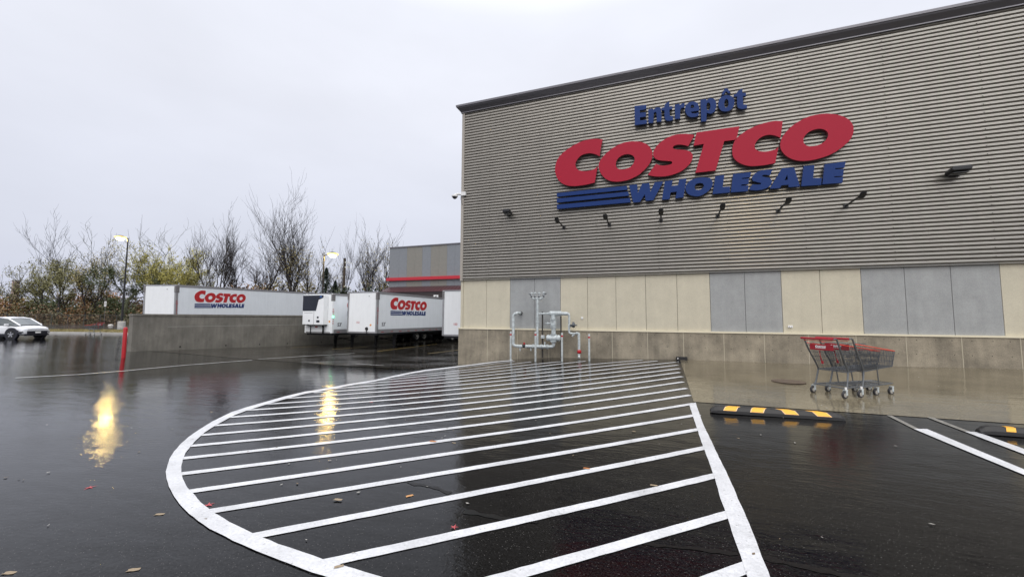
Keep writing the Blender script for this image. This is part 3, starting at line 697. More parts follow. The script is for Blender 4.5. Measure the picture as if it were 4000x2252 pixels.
for i, (x_, y_) in enumerate(((712, 270), (765, 270), (830, 270), (905, 265))):
    v_ = empty('tmp', (0, 0, 0), '', ''); bpy.data.objects.remove(v_)
    h = MB(); c = gpt(x_, y_+30); h.tube([c, (c[0], c[1], c[2]+.08)], .022, 8)
    h.lathe((c[0], c[1], c[2]+.07), (0, 0, 1), [(.03, 0), (.055, .015), (.05, .04), (.02, .06)], 12); h.build('vent_cap', galv, GM, smooth=True)
    h = MB(); h.lathe((c[0], c[1]-.03, c[2]-.02), (0, 0, -1), [(.03, -.01), (.035, .03), (.02, .05)], 10); h.build('vent_nozzle', mat('dark_cast_fitting', (.10, .11, .12), .5), GM, smooth=True)
pipe([gpt(715, 300), gpt(668, 268)], .014, 'side_arm', mat('dark_cast_fitting', (.1, .1, .1)))
pipe([gpt(885, 300), gpt(945, 262)], .014, 'side_arm', mat('dark_cast_fitting', (.1, .1, .1)))
pipe([gpt(780, 1097), gpt(1000, 1102), gpt(1055, 1095), gpt(1057, 1000)], .048, rr=.13)
for x_ in (862, 878, 955, 970): flange(x_, 1100, .088, (1, 0, 0), .02)
pipe([gpt(920, 1090), gpt(918, 1020)], .02, 'gauge_stub')
h = MB(); c = gpt(1055, 965); h.lathe(c, (1, 0, 0), [(.05, -.26), (.10, -.24), (.12, -.19), (.105, -.14), (.12, -.08), (.12, .08), (.105, .14), (.12, .19), (.10, .24), (.05, .26)], 16); h.build('meter_body', galv, GM, smooth=True)
flange(1055, 910, .115); flange(1055, 1015, .125); flange(1055, 1030, .09)
h = MB(); h.box(gpt(895, 945, -.05), (.12, .14, .11)); h.build('meter_index', galv, GM, bevel=.01)
h = MB(); h.box(gpt(898, 925, -.12), (.10, .02, .03)); h.build('label_plate', white_p, GM)
pipe([gpt(1057, 900), gpt(1055, 600)], .062, rr=.01)
for y_ in (665, 690, 770, 798): flange(1055, y_, .115)
MB().box(gpt(1057, 732), (.185, .17, .15)).build('filter_block', galv, GM, bevel=.02)
pipe([gpt(1010, 735), gpt(960, 735)], .02, 'side_stub'); flange(965, 735, .045, (1, 0, 0)); flange(940, 735, .028, (1, 0, 0))
pipe([gpt(815, 582), gpt(960, 582)], .026)
h = MB(); c0, c1 = gpt(950, 582), gpt(1005, 578); h.tube([c0, c1], [.028, .066], 14); h.build('reducer', galv, GM, smooth=True)
pipe([gpt(1000, 578), gpt(1180, 578)], .066)
h = MB(); h.tube(arc([gpt(1180, 578), gpt(1230, 578), gpt(1300, 590), gpt(1305, 670)], .14, 7), [.066]*3+[.058]*4+[.05]*6+[.036]*5, 14) if False else h.tube(arc([gpt(1175, 578), gpt(1302, 584), gpt(1305, 670)], .16, 8), [.066, .064, .061, .057, .053, .049, .045, .042, .038, .036, .036], 14)
h.build('elbow', galv, GM, smooth=True)
flange(1140, 578, .072, (1, 0, 0), .02)
pipe([gpt(1305, 660), gpt(1300, 860), gpt(1310, 890), gpt(1345, 892)], .028)
for y_ in (670, 685, 770, 790, 838): flange(1303, y_, .045, h=.025)
h = MB(); h.lathe(gpt(1370, 762), (0, 0, 1), [(.02, -.09), (.05, -.08), (.055, -.03), (.135, -.015), (.135, .015), (.06, .03), (.04, .09), (.02, .12)], 16); h.build('regulator', mat('dark_cast_fitting2', (.08, .09, .10), .5), GM, smooth=True)
pipe([gpt(1310, 775), gpt(1350, 775)], .022, 'side_stub')
h = MB(); h.tube([gpt(1340, 893), gpt(1410, 893)], .034, 12); h.tube([gpt(1392, 893), gpt(1352, 938)], .034, 12); h.build('strainer', galv, GM, smooth=True)
pipe([gpt(1408, 890), gpt(1455, 890), gpt(1458, 1040), gpt(1458, 1280)], .034, rr=.05)
for y_ in (1055, 1075): flange(1458, y_, .048)
h = MB(); h.lathe(gpt(1460, 1180), (0, 0, 1), [(.04, -.07), (.075, -.03), (.075, .03), (.04, .07)], 12); h.build('red_coupling', redp, GM, smooth=True)
h = MB(); h.lathe(gpt(1462, 1256, -.06), (0, 0, 1), [(.01, -.035), (.035, 0), (.01, .035)], 12); h.build('white_knob', white_p, GM, smooth=True)
for x_, ya, yb in ((870, 550, 1275), (1163, 620, 1280)):
    a, c = gpt(x_, ya, .10), gpt(x_, yb, .10); h = MB(); h.box(((a[0]+c[0])/2, .10, (a[2]+c[2])/2), (.045, .04, a[2]-c[2])); h.build('strut_post', mat('dull_dark_steel', (.06, .055, .05), .5, metal=.5), GM)
h = MB(); a, c = gpt(835, 560, .06), gpt(890, 560, .06); h.box(((a[0]+c[0])/2, .05, a[2]-.03), (.14, .12, .03)); h.build('pipe_support', blackm, GM)
# guard posts with a red band
bp = [((1995, 1408.5), 1293.5, 1305), ((2091.7, 1409.5), 1293.5, 1306), ((2195.4, 1410), 1298.5, 1310.5), ((2301.4, 1408), 1303.4, 1314.5)]
lab = ['slim grey guard post with a red band, left of all the gas pipes', 'slim grey guard post with a red band, in front of the thin upright gas pipe', 'slim grey guard post with a red band, just right of the gas meter', 'slim grey guard post with a red band, standing alone right of the gas pipes']
post0 = None
for ((px_, py_), yt, yb_), lb in zip(bp, lab):
    x_, y_ = onG(px_, py_); y_ = min(y_, D-.62); d = ray(px_, 1350); x_ = d[0]*y_/d[1]; z_ = G(x_, y_)
    top = onY(px_, yt, y_)[2]
    o = empty('guard_post', (x_, y_, z_), lb, 'bollard', group='guard posts round the gas pipes'); h_ = top-z_
    MB().lathe((0, 0, 0), (0, 0, 1), [(.034, -.1), (.034, h_-.02), (.028, h_)], 14).build('post', galv_w, o, smooth=True)
    MB().lathe((0, 0, h_-.14), (0, 0, 1), [(.0352, 0), (.0352, .055)], 14).build('red_band', redp, o, smooth=True)

# ------------------------------------------------------------------ loading dock building behind
YB = 39.3
bx0 = onY(1520.7, 1100, YB)[0]; zt = onY(900+1500/2.014, 700+519/2.014, YB)[2]
o2 = empty('dock_building', (bx0, YB, 0), 'farther wing of the store with vertical grey and beige panels and a red band', 'building')
def loc2(mb): mb.v = [(x-bx0, y-YB, z) for x, y, z in mb.v]; return mb
zr0, zr1 = onY(900+1500/2.014, 700+795/2.014, YB)[2], onY(900+1500/2.014, 700+765/2.014, YB)[2]
za = onY(900+1500/2.014, 700+838/2.014, YB)[2]
print('dock building', bx0, zt, zr0, zr1, za)
seq = [(1250, 'g'), (1325, 'g'), (1387, 'b'), (1450, 'b'), (1508, 'g'), (1575, 'b'), (1640, 'b'), (1703, 'g'), (1765, 'g'), (1830, 'b')]
xb = [onY(900+s/2.014, 1050, YB)[0] for s, c in seq]; cb_ = [c for s, c in seq]
while xb[-1] < 20: xb.append(xb[-1]+1.04); cb_.append('g' if len(xb) % 4 < 2 else 'b')
for i in range(len(xb)-1):
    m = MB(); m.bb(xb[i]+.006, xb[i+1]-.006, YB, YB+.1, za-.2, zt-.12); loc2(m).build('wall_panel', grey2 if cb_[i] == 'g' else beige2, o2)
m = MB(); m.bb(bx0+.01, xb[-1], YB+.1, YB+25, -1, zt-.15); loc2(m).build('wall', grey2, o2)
m = MB(); m.bb(bx0-.06, xb[-1], YB-.08, YB+25, zt-.12, zt); loc2(m).build('parapet_cap', cornice_m, o2)
m = MB(); m.bb(bx0-.25, xb[-1], YB-.28, YB-.005, zr0+.04, zr1-.04); loc2(m).build('red_band', redband, o2, bevel=.01)
# awning
ax = onY(1492, 1130, YB-2.6); zl = onY(1504, 1138, YB-2.6)[2]; xl = onY(1488, 1138, YB-2.6)[0]
m = MB(); m.add([(bx0-.1, YB-.03, za-.05), (xb[-1], YB-.03, za-.05), (xb[-1], YB-2.6, zl), (xl, YB-2.6, zl), (bx0-.1, YB-.03, za-.17), (xb[-1], YB-.03, za-.17), (xb[-1], YB-2.6, zl-.12), (xl, YB-2.6, zl-.12)],
                [(0, 3, 2, 1), (4, 5, 6, 7), (3, 7, 6, 2), (0, 4, 7, 3), (1, 2, 6, 5)]); 
aw_ = loc2(m).build('awning_roof', maroon, o2)
m = MB()
for i in range(80):
    xx = bx0+i*.42; xd = xl+i*.42
    if xx > 18: break
    a = Vector((xx, YB-.03, za-.03)); c = Vector((xd, YB-2.62, zl+.02)); m.tube([a, c], .022, 4)
loc2(m).build('standing_seams', mat('dark_maroon_seam', (.03, .012, .015), .4), o2)
m = MB(); m.bb(xl+.1, xb[-1], YB-2.5, YB-2.42, zl-1.0, zl-.12); loc2(m).build('fascia', mat('dark_brown_fascia', (.03, .022, .022), .5), o2)
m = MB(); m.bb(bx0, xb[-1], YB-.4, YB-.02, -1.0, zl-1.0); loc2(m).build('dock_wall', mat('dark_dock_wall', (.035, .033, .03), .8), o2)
p = onY(1100+2065/3.435, 1050+373/3.435, YB-2.6)
m = MB(); m.bb(p[0]-.28, p[0]+.28, YB-2.53, YB-2.50, p[2]-.2, p[2]+.2); loc2(m).build('number_plate', white_p, o2)
mobj('number', text_mesh('number', '4', .42, .002, .008), decal_k, o2, frame((1, 0, 0), (0, 0, 1), (p[0]-bx0, -2.535, p[2])))

# ------------------------------------------------------------------ concrete dock wall
o = empty('dock_wall', (-26.1, 12.85, 0), 'long wet grey concrete wall in front of the leftmost trailer', 'wall')
m = MB(); m.bb(-.34, 0, 0, 26.4, -1.6, 1.56); m.build('wall_body', conc_dark, o)
m = MB(); m.bb(-.37, .03, -.03, 26.4, 1.585, 1.70); m.build('wall_cap', conc_dark, o)
m = MB(); m.bb(-.31, -.03, .03, 26.4, 1.56, 1.585); m.build('cap_groove', hole_m, o)
rnd = random.Random(8)
for i, y_ in enumerate((2.3, 4.9, 7.2, 9.4, 12.6, 16.0)):
    MB().lathe((.002, y_, G(-26.1, 12.85+y_)+.17), (1, 0, 0), [(.05, 0), (.04, .006)], 10).build('weep_hole', hole_m, o)
m = MB(); m.bb(0, .004, 1.6, 12.5, .98, .993); m.build('pour_line', conc_lt, o)

# ------------------------------------------------------------------ red bollard
p = onG(482, 1396); bzv = G(*p); topz = onX(490, 1277, p[0])[2]
o = tag(MB().lathe((0, 0, 0), (0, 0, 1), [(.072, -.1), (.072, topz-bzv-.06), (.060, topz-bzv-.02), (.034, topz-bzv)], 20).build('bollard', redp, loc=(p[0], p[1], bzv), smooth=True), 'red painted bollard at the near end of the long concrete wall', 'bollard')
print('bollard', p, topz-bzv)

# ------------------------------------------------------------------ trailers
def wheel(parent, x, y, r=.5, w=.28):
    s = 1 if x > 0 else -1
    t = MB().lathe((x, y, r), (s, 0, 0), [(r*.6, -w), (r*.93, -w), (r, -w*.85), (r, w*.35), (r*.93, w*.5), (r*.62, w*.5), (r*.6, w*.3)], 24).build('tyre', rubber, parent, smooth=True)
    MB().lathe((x, y, r), (s, 0, 0), [(r*.6, w*.2), (r*.58, w*.46), (r*.4, w*.25), (r*.2, w*.2), (r*.18, w*.5), (.02, w*.52)], 20).build('rim', hubw, t, smooth=True)
WT = 1.3
logo_cache = {}
def decal(parent, nm, me, m, org, yaxis=(0, 1, 0)):
    return mobj(nm, me, m, parent, frame(yaxis, (0, 0, 1), org))
def logo(parent, y0, width, zc):
    s = width/(lx1-lx0)
    def tr(lp, dx=0): return [((x_-lx0)*s, (z_-lz1)*s) for x_, z_ in lp]
    if 'r' not in logo_cache:
        red = [tr(lp) for k_ in keys_r for lp in GL[k_]]; blue = [tr(lp) for k_ in keys_b for lp in GL[k_]]
        logo_cache['r'] = curve_mesh('logo_red', red, .0015); logo_cache['b'] = curve_mesh('logo_blue', blue, .0015)
        hb = []
        lt = red+blue
        logo_cache['h'] = curve_mesh('logo_outline', [r_ for i, r_ in enumerate(red) if i in (0, 1, 3, 4, 5, 6)], .001, .045)
    zt_ = zc+ (lz1-lz0)*s/2
    decal(parent, 'logo_outline', logo_cache['h'], decal_w, (WT+.006, y0, zt_)); decal(parent, 'logo_red', logo_cache['r'], decal_r, (WT+.011, y0, zt_)); decal(parent, 'logo_blue', logo_cache['b'], decal_b, (WT+.011, y0, zt_))
def trailer(locn, rz, label, reefer=False, number='152', serial='CW37402', logo_on=True, length=16.15, pitch=0.):
    o = empty('semi_trailer', locn, label, 'trailer', rz, 'white semi trailers at the loading dock'); o.rotation_euler = (pitch, 0, rz)
    z0, z1 = 1.15, 4.10
    MB().bb(-WT, WT, .02, length, z0+.28, z1-.07).build('body', white_tr, o, bevel=.01)
    MB().bb(-WT+.12, WT-.12, -.02, .019, z0+.10, z1-.10).build('front_panel', white_tr2, o, bevel=.01)
    for s in (-1, 1):
        MB().bb(min(s*(WT-.12), s*(WT+.012)), max(s*(WT-.12), s*(WT+.012)), -.05, .16, z0, z1-.02).build('corner_post', alum if not reefer else white_tr2, o, bevel=.03)
        MB().bb(min(s*(WT-.13), s*(WT+.02)), max(s*(WT-.13), s*(WT+.02)), -.058, .22, z1-.58, z1-.05).build('corner_cap', alum_dk, o, bevel=.02)
    k = MB(); k.bb(-WT-.01, WT+.01, -.03, length, z1-.068, z1); k.bb(WT+.001, WT+.02, .2, length, z1-.16, z1-.069); k.bb(-WT-.02, -WT-.001, .2, length, z1-.16, z1-.069)
    k.build('roof_rail', alum, o)
    k = MB()
    for s in (-1, 1): k.bb(min(s*(WT-.1), s*(WT+.014)), max(s*(WT-.1), s*(WT+.014)), .165, length, z0, z0+.278)
    k.bb(-WT+.12, WT-.12, -.03, .1, z0, z0+.098); k.build('bottom_rail', alum, o)
    for i in range(15):
        y_ = .45+i*1.05; MB().bb(WT+.0145, WT+.018, y_, y_+.30, z0+.06, z0+.11).build('reflector_strip', mat('red_white_reflector', (.35, .06, .05), .4), o)
    k = MB(); k.bb(-WT+.08, WT-.08, .1, length, z0-.14, z0-.003); k.bb(-.55, -.4, 8.0, length-.3, z0-.4, z0-.14); k.bb(.4, .55, 8.0, length-.3, z0-.4, z0-.14)
    k.build('chassis', blackm, o)
    for s in (-1, 1):
        l_ = MB(); l_.box((s*.85, 2.6, .70), (.16, .18, 1.0)); l_.box((s*.85, 2.6, .35), (.12, .13, .7)); l_ = l_.build('landing_leg', blackm, o)
        MB().box((s*.85, 2.6, .03), (.3, .3, .06)).build('foot', blackm, l_)
        MB().prism([(s*.85-.04, 2.4, 1.14), (s*.85-.04, 3.2, 1.14), (s*.85-.04, 2.68, .66), (s*.85-.04, 2.5, .66)], (.08, 0, 0)).build('gusset', blackm, l_)
    MB().tube([(-.85, 2.6, .55), (.85, 2.6, .75)], .035, 6).tube([(-.85, 2.6, .75), (.85, 2.6, .5)], .035, 6).tube([(.85, 2.6, .6), (.6, 3.9, 1.05)], .035, 6).build('brace', blackm, o)
    for y_ in (11.2, 12.5):
        for s in (-1, 1):
            w_ = bpy.data.objects.new('wheel', None); COL.objects.link(w_); w_.parent = o; wheel(w_, s*1.02, y_)
        MB().tube([(-1, y_, .5), (1, y_, .5)], .07, 8).build('axle', blackm, o)
    MB().bb(-1.2, 1.2, 13.15, 13.17, .2, 1.0).build('mud_flap', rubber, o)
    if logo_on: logo(o, 1.42, 4.9, z0+1.95)
    decal(o, 'length_mark', text_mesh('length_mark', "53'", .36, .001, .008), decal_k, (WT+.004, .72, z0+.62))
    # serial down the corner post
    for i, ch in enumerate(serial):
        decal(o, 'serial_letter', text_mesh('serial_letter', ch, .17, .001, .004), decal_r, (WT+.016, .055, z0+1.75-i*.17))
    if not reefer:
        mobj('number', text_mesh('number', number, .20, .001, .002), decal_r, o, frame((1, 0, 0), (0, 0, 1), (-.35, -.023, z0+.75)))
        k = MB(); k.lathe((.45, -.022, z0+.32), (0, -1, 0), [(.13, 0), (.10, .06), (.03, .08)], 12); k.tube([(.45, -.06, z0+.3), (.5, -.12, z0+.12), (.47, -.06, z0+.0)], .03, 6); k.build('air_coupling', blackm, o, smooth=True)
        k = MB(); k.bb(.70, .85, -.024, -.021, z0+.52, z0+.64); k.build('sticker', decal_o, o)
        k = MB(); k.bb(.70, .83, -.024, -.021, z0+.28, z0+.46); k.build('sticker', decal_w, o)
        k = MB(); k.bb(.55, .60, -.026, -.021, z1-.36, z1-.30); k.build('marker_lamp', blackm, o)
    else:
        # refrigeration unit on the nose
        u = MB(); u.bb(-1.12, .88, -.46, -.021, z0+.62, z1-.12); u.build('cooling_unit', white_tr2, o, bevel=.05)
        u = MB(); u.prism([(-1.10, -.465, z1-1.30), (-1.10, -.465, z1-.16), (.86, -.465, z1-.16), (.84, -.465, z1-.34), (.40, -.465, z1-.48), (.18, -.465, z1-1.30)], (0, -.012, 0)); gr = u.build('grille', navy, o)
        u = MB()
        for i in range(11): u.bb(-1.06, .14, -.488, -.478, z1-1.25+i*.09, z1-1.215+i*.09)
        u.build('louvre', mat('dark_louvre', (.015, .02, .035), .25), gr)
        u = MB(); u.lathe((.62, -.478, z1-.27), (0, -1, 0), [(.12, 0), (.12, .004)], 16); u.v = [(x_, y_, z1-.27+(z_-(z1-.27))*.45) for x_, y_, z_ in u.v]; u.build('badge', mat('badge_blue', (.04, .12, .35), .4), o)
        u = MB(); u.bb(-.02, .0, -.466, -.461, z0+.66, z1-1.36); u.bb(-.94, -.14, -.466, -.461, z1-1.47, z1-1.45); u.build('door_seam', alum_dk, o)
        u = MB(); u.bb(-.52, -.38, -.468, -.461, z0+.86, z0+.99); u.bb(.30, .46, -.468, -.461, z0+1.10, z0+1.24); u.bb(.26, .56, -.468, -.461, z0+.80, z0+.96); u.build('vent_window', navy, o)
        k = MB(); k.bb(-1.12, .88, -.38, -.021, z0+.585, z0+.62); k.bb(-.70, -.66, -.10, -.06, z0, z0+.6); k.tube([(.5, -.08, z0+.55), (.6, -.14, z0+.3), (.52, -.08, z0+.02)], .06, 6); k.build('unit_bracket', blackm, o)
        k = MB(); k.bb(-.3, -.05, -.024, -.021, z0+.42, z0+.52); k.build('sticker', decal_r, o)
        k = MB(); k.bb(.98, 1.12, -.024, -.021, z0+.80, z0+.93); k.build('sticker', decal_o, o)
        MB().lathe((WT+.03, .04, z0+1.22), (1, -1, 0), [(.05, 0), (.045, .03), (.01, .045)], 10).build('status_lamp', greenlamp, o, smooth=True)
    return o
def tl(x, y, zb): return (x, y, zb-1.15)
t3 = trailer(tl(-19.98, 23.07, .45), 0, 'white semi trailer in the middle, whole nose and lettered side in view', number='152', serial='CW53762')
t2 = trailer(tl(-23.93, 23.0, .38), 0, 'white refrigerated semi trailer with a dark louvred cooling unit on its nose', reefer=True, serial='CW37402')
t4 = trailer(tl(-11.98, 22.8, .41), 0, 'white semi trailer half hidden by the left corner of the store', number='100', serial='CW53100')
qx, qy = Q(-23.9, 28.5)
h1 = R(13.4); dxy = (-math.sin(h1), math.cos(h1)); nx_, ny2 = math.cos(h1), math.sin(h1)
t1 = trailer((qx-1.3*nx_, qy-1.3*ny2, 3.83-4.10), h1, 'leftmost white semi trailer, standing behind the long concrete wall', serial='CW53711', pitch=R(1.5))
print('t1', qx, qy)

# ------------------------------------------------------------------ lamp posts
def lamp_post(px_, yt, pyb, depth, label, arm, zbase=None):
    x_, y_ = Q((px_-2000)/FPX*depth, depth); z_ = G(x_, y_)
    dv = ray(px_, yt); tt = math.hypot(x_, y_)/math.hypot(dv[0], dv[1]); zh = CAMH+dv[2]*tt
    o = empty('street_lamp', (x_, y_, z_), label, 'street lamp'); hh = zh-z_
    MB().lathe((0, 0, 0), (0, 0, 1), [(.42, -.3), (.42, .85), (.38, .9)], 20).build('concrete_footing', conc_lt, o)
    MB().tube([(0, 0, .85), (0, 0, hh-.1)], [.13, .075], 10).build('pole', blackm, o, smooth=True)
    c, s = math.cos(YAW), math.sin(YAW); a = Vector((c*arm, s*arm, 0))
    MB().tube([(0, 0, hh-.25), a*.5+Vector((0, 0, hh+.02)), a*.8+Vector((0, 0, hh+.05))], .05, 8).build('arm', blackm, o)
    cc = a*1.15+Vector((0, 0, hh+.02))
    h = MB(); h.lathe(cc+Vector((0, 0, .06)), (0, 0, 1), [(.50, 0), (.42, .12), (.2, .2), (.02, .22)], 16); h.build('lamp_hood', blackm, o, smooth=True)
    h = MB(); h.lathe(cc+Vector((0, 0, .05)), (0, 0, -1), [(.66, -.02), (.64, .10), (.52, .19), (.40, .22)], 20); h.build('lamp_bowl', lamprim, o, smooth=True)
    h = MB(); h.lathe(cc+Vector((0, 0, -.10)), (0, 0, -1), [(.44, 0), (.42, .14), (.30, .27), (.10, .34)], 16); h.build('bulb_glass', lampglow, o, smooth=True)
    return o
lamp_post(482, 925, 1264, 56, 'tall black lamp post with its yellow lamp lit, between the bare trees on the left', -.95)
lamp_post(1259, 992, 1120, 50, 'black lamp post with its yellow lamp lit, behind the middle trailers', .95)

# lot lamp beside the photographer, out of view; its glow shows as a yellow streak on the metal wall
o = empty('street_lamp', (5.9, -2.4, G(5.9, -2.4)), 'lit lamp post of the parking lot standing behind the photographer', 'street lamp')
MB().lathe((0, 0, 0), (0, 0, 1), [(.35, -.3), (.35, .8), (.31, .85)], 20).build('concrete_footing', conc_lt, o)
MB().tube([(0, 0, .8), (0, 0, 11.9)], [.12, .07], 10).build('pole', blackm, o, smooth=True)
MB().lathe((0, 0, 11.9), (0, 0, 1), [(.34, 0), (.3, .1), (.1, .2)], 16).build('lamp_hood', blackm, o, smooth=True)
MB().lathe((0, 0, 11.9), (0, 0, -1), [(.25, 0), (.21, .12), (.08, .18)], 16).build('lamp_bowl', lampglow, o, smooth=True)

# ------------------------------------------------------------------ wheel stops
def wheel_stop(c, ang, label, style, L=1.83):
    o = empty('wheel_stop', (c[0], c[1], G(*c)+.006), label, 'wheel stop', ang)
    h = MB(); pr_ = [(-.075, 0), (-.068, .045), (-.035, .10), (.035, .10), (.068, .045), (.075, 0)]; st = [(-L/2, .45), (-L/2+.05, .82), (-L/2+.11, 1.), (L/2-.11, 1.), (L/2-.05, .82), (L/2, .45)]
    v = []
    for x_, s in st:
        for y_, z_ in pr_: v.append((x_, y_*(.5+.5*s), z_*s))
    n = len(pr_); f = [(i*n+j, i*n+j+1, (i+1)*n+j+1, (i+1)*n+j) for i in range(len(st)-1) for j in range(n-1)]
    f += [tuple(range(n)), tuple((len(st)-1)*n+j for j in range(n))[::-1]]
    h.add(v, f); h.build('body', rubber, o)
    # sloped near face from (-.068,.045) to (-.035,.10)
    def face(x_, t, e_): y_ = -.068+.033*t; z_ = .045+.055*t; return (x_, y_-.8*e_, z_+.5*e_)
    def top(x_, y_, e_): return (x_, y_, .10+e_)
    if style == 'bars':
        for xc, sk in ((-.62, .06), (-.24, .05), (.18, -.07), (.60, -.09)):
            for nm, m_, w, e_, t0, t1 in (('border', yelborder, .095, .002, .0, 1.), ('yellow_bar', yellow, .083, .004, .06, 1.)):
                k = MB(); k.add([face(xc-w-sk*.5, t0, e_), face(xc+w-sk*.5, t0, e_), face(xc+w+sk*.1, t1, e_), face(xc-w+sk*.1, t1, e_), top(xc+w+sk, .03, e_), top(xc-w+sk, .03, e_)], [(0, 1, 2, 3), (3, 2, 4, 5)]); k.build(nm, m_, o)
    else:
        for xc in (-.62, .0, .62):
            k = MB(); e_ = .004
            k.add([top(xc-.05, .02, e_), top(xc+.03, .025, e_), top(xc+.07, -.005, e_), top(xc+.045, -.033, e_), top(xc-.05, -.033, e_), top(xc-.02, -.005, e_)], [(0, 5, 4, 3, 2, 1)])
            k.add([face(xc-.05, .1, e_), face(xc+.045, .1, e_), face(xc+.06, 1, e_), face(xc-.035, 1, e_)], [(0, 1, 2, 3)]); k.build('yellow_arrow', yellow, o)
    return o
a, c = np.array(onG(2779, 1614)), np.array(onG(3308, 1645)); ang = math.atan2(*(c-a)[::-1]); print('stop', a, c, np.linalg.norm(c-a), math.degrees(ang))
nn = np.array([-math.sin(ang), math.cos(ang)]); Ls = float(np.linalg.norm(c-a))
wheel_stop((a+c)/2+nn*.075, ang, 'black rubber wheel stop with four yellow bars, next to the hatching', 'bars', Ls)
a = np.array(onG(3834, 1696)); cc_ = a+np.array([math.cos(ang*.3), math.sin(ang*.3)])*.92
wheel_stop(cc_+nn*.06, ang*.3, 'black rubber wheel stop with yellow arrow marks, cut by the right edge of the photo', 'arrow')

# ------------------------------------------------------------------ shopping carts
def cart(loc_, rz, label, group='nested shopping carts'):
    """local: x forward, y left; origin at rear axle centre on the ground"""
    o = empty('shopping_cart', loc_, label, 'shopping cart', rz, group)
    WR, WF = .31, .21      # half widths of basket rear, front
    # basket corner points
    rb, fb = .44, .51      # bottom rear/front height
    rtz, ft = .93, .79
    xr_t, xr_b, xf_t, xf_b = -.10, .10, 1.02, .98
    def P(u, v_, side):    # u 0 rear..1 front, v 0 bottom..1 top
        xb_ = xr_b+(xf_b-xr_b)*u; xt_ = xr_t+(xf_t-xr_t)*u; zb_ = rb+(fb-rb)*u; zt_ = rtz+(ft-rtz)*u
        w = WR+(WF-WR)*u; w = w*(.86+.14*v_)
        return (xb_+(xt_-xb_)*v_, side*w, zb_+(zt_-zb_)*v_)
    k = MB(); rw = .0036
    for side in (-1, 1):
        for i in range(33): u = i/32; k.tube([P(u, 0, side), P(u, 1 if u > .03 else 1, side)], rw, 4, False)
        for v_ in (.33, .66): k.tube([P(0, v_, side), P(1, v_, side)], .0038, 4, False)
    for i in range(15):                      # front, floor
        t = -1+2*i/14
        a_, b_ = P(1, 0, 1), P(1, 1, 1); k.tube([(a_[0], a_[1]*t, a_[2]), (b_[0], b_[1]*t, b_[2])], rw, 4, False)
        a_, b_ = P(0, 0, 1), P(1, 0, 1); k.tube([(a_[0], a_[1]*t, a_[2]), (b_[0], b_[1]*t, b_[2])], rw, 4, False)
    for i in range(9):
        u = i/8; a_ = P(u, 0, 1); k.tube([a_, (a_[0], -a_[1], a_[2])], rw, 4, False)
    for v_ in (.33, .66): a_ = P(1, v_, 1); k.tube([a_, (a_[0], -a_[1], a_[2])], .0038, 4, False)
    k.build('basket_wires', steel, o)
    # rear gate
    k = MB()
    for i in range(17):
        t = -1+2*i/16; a_, b_ = P(0, .02, 1), P(0, .95, 1); k.tube([(a_[0]+.02, a_[1]*t*.96, a_[2]), (b_[0]+.02, b_[1]*t*.96, b_[2])], rw, 4, False)
    for v_ in (.05, .5, .9): a_ = P(0, v_, 1); k.tube([(a_[0]+.02, a_[1], a_[2]), (a_[0]+.02, -a_[1], a_[2])], .004, 4, False)
    k.build('rear_gate', steel, o)
    k = MB()
    loop = [P(0, 1, -1), P(1, 1, -1), P(1, 1, 1), P(0, 1, 1)]
    k.tube(loop, .0085, 6); k.build('red_rim', cartorg, o)
    k = MB()
    k.tube([P(0, 0, -1), P(1, 0, -1), P(1, 0, 1), P(0, 0, 1), P(0, 0, -1)], .008, 6)
    k.tube([P(1, 0, -1), P(1, 1, -1)], .009, 6); k.tube([P(1, 0, 1), P(1, 1, 1)], .009, 6); k.build('basket_frame', steel, o)
    # side frame tubes: handle stanchion to rear axle
    k = MB()
    for s in (-1, 1):
        k.tube(arc([(-.24, s*.30, 1.02), (-.165, s*.305, 1.03), (-.10, s*.305, .86), (.12, s*.27, .46), (.06, s*.285, .22), (.02, s*.29, .14)], .05, 4), .0145, 8)
    k.build('handle_stanchion', steel_l, o, smooth=True)
    k = MB(); k.tube([(-.24, -.305, 1.02), (-.24, .305, 1.02)], .019, 10); k.build('handle', cartred, o, smooth=True)
    k = MB(); k.tube([(-.22, -.27, .985), (-.22, .27, .985)], .006, 6); k.build('handle_rod', cartorg, o)
    # child seat with red panel
    k = MB()
    for i in range(13):
        t = -1+2*i/12; k.tube([(.18, t*.24, .70), (.26, t*.24, .93)], rw, 4, False)
    for z_, x_ in ((.93, .26), (.82, .22), (.70, .18)): k.tube([(x_, -.25, z_), (x_, .25, z_)], .004, 4)
    for s in (-1, 1): k.tube([(.26, s*.25, .93), (-.14, s*.30, .92)], .004, 4)
    k.build('child_seat', steel, o)
    k = MB(); k.box((-.135, 0, .865), (.012, .44, .105)); pn = k.build('seat_panel', cartred, o, bevel=.004)
    PS = .20/(lx1-lx0)
    me_ = curve_mesh('panel_print', [[((x_-lx0)*PS, (z_-lz1)*PS) for x_, z_ in lp] for k_ in keys_r+keys_b for lp in GL[k_]], .0008)
    mobj('panel_print', me_, decal_w, pn, frame((0, -1, 0), (0, 0, 1), (-.1425, .11, .90)))
    k = MB(); k.tube([(-.12, .05, .80), (-.08, .06, .66), (-.06, .05, .60)], .008, 5); k.box((-.06, .05, .59), (.02, .03, .05)); k.build('seat_strap', cartred, o)
    # lower rack
    k = MB(); A_ = [(.0, -.29, .17), (.98, -.17, .20), (.98, .17, .20), (.0, .29, .17)]
    k.tube(A_+[A_[0]], .012, 6)
    for i in range(9):
        t = -1+2*i/8; k.tube([(.0, .28*t, .17), (.98, .165*t, .20)], .0035, 4)
    for i in range(5): u = i/4; w = .29-.12*u; k.tube([(.98*u, -w, .17+.03*u), (.98*u, w, .17+.03*u)], .005, 4)
    k.tube([(.0, -.29, .17), (.0, -.29, .25)], .006, 4)
    k.build('lower_rack', steel_l, o)
    k = MB()
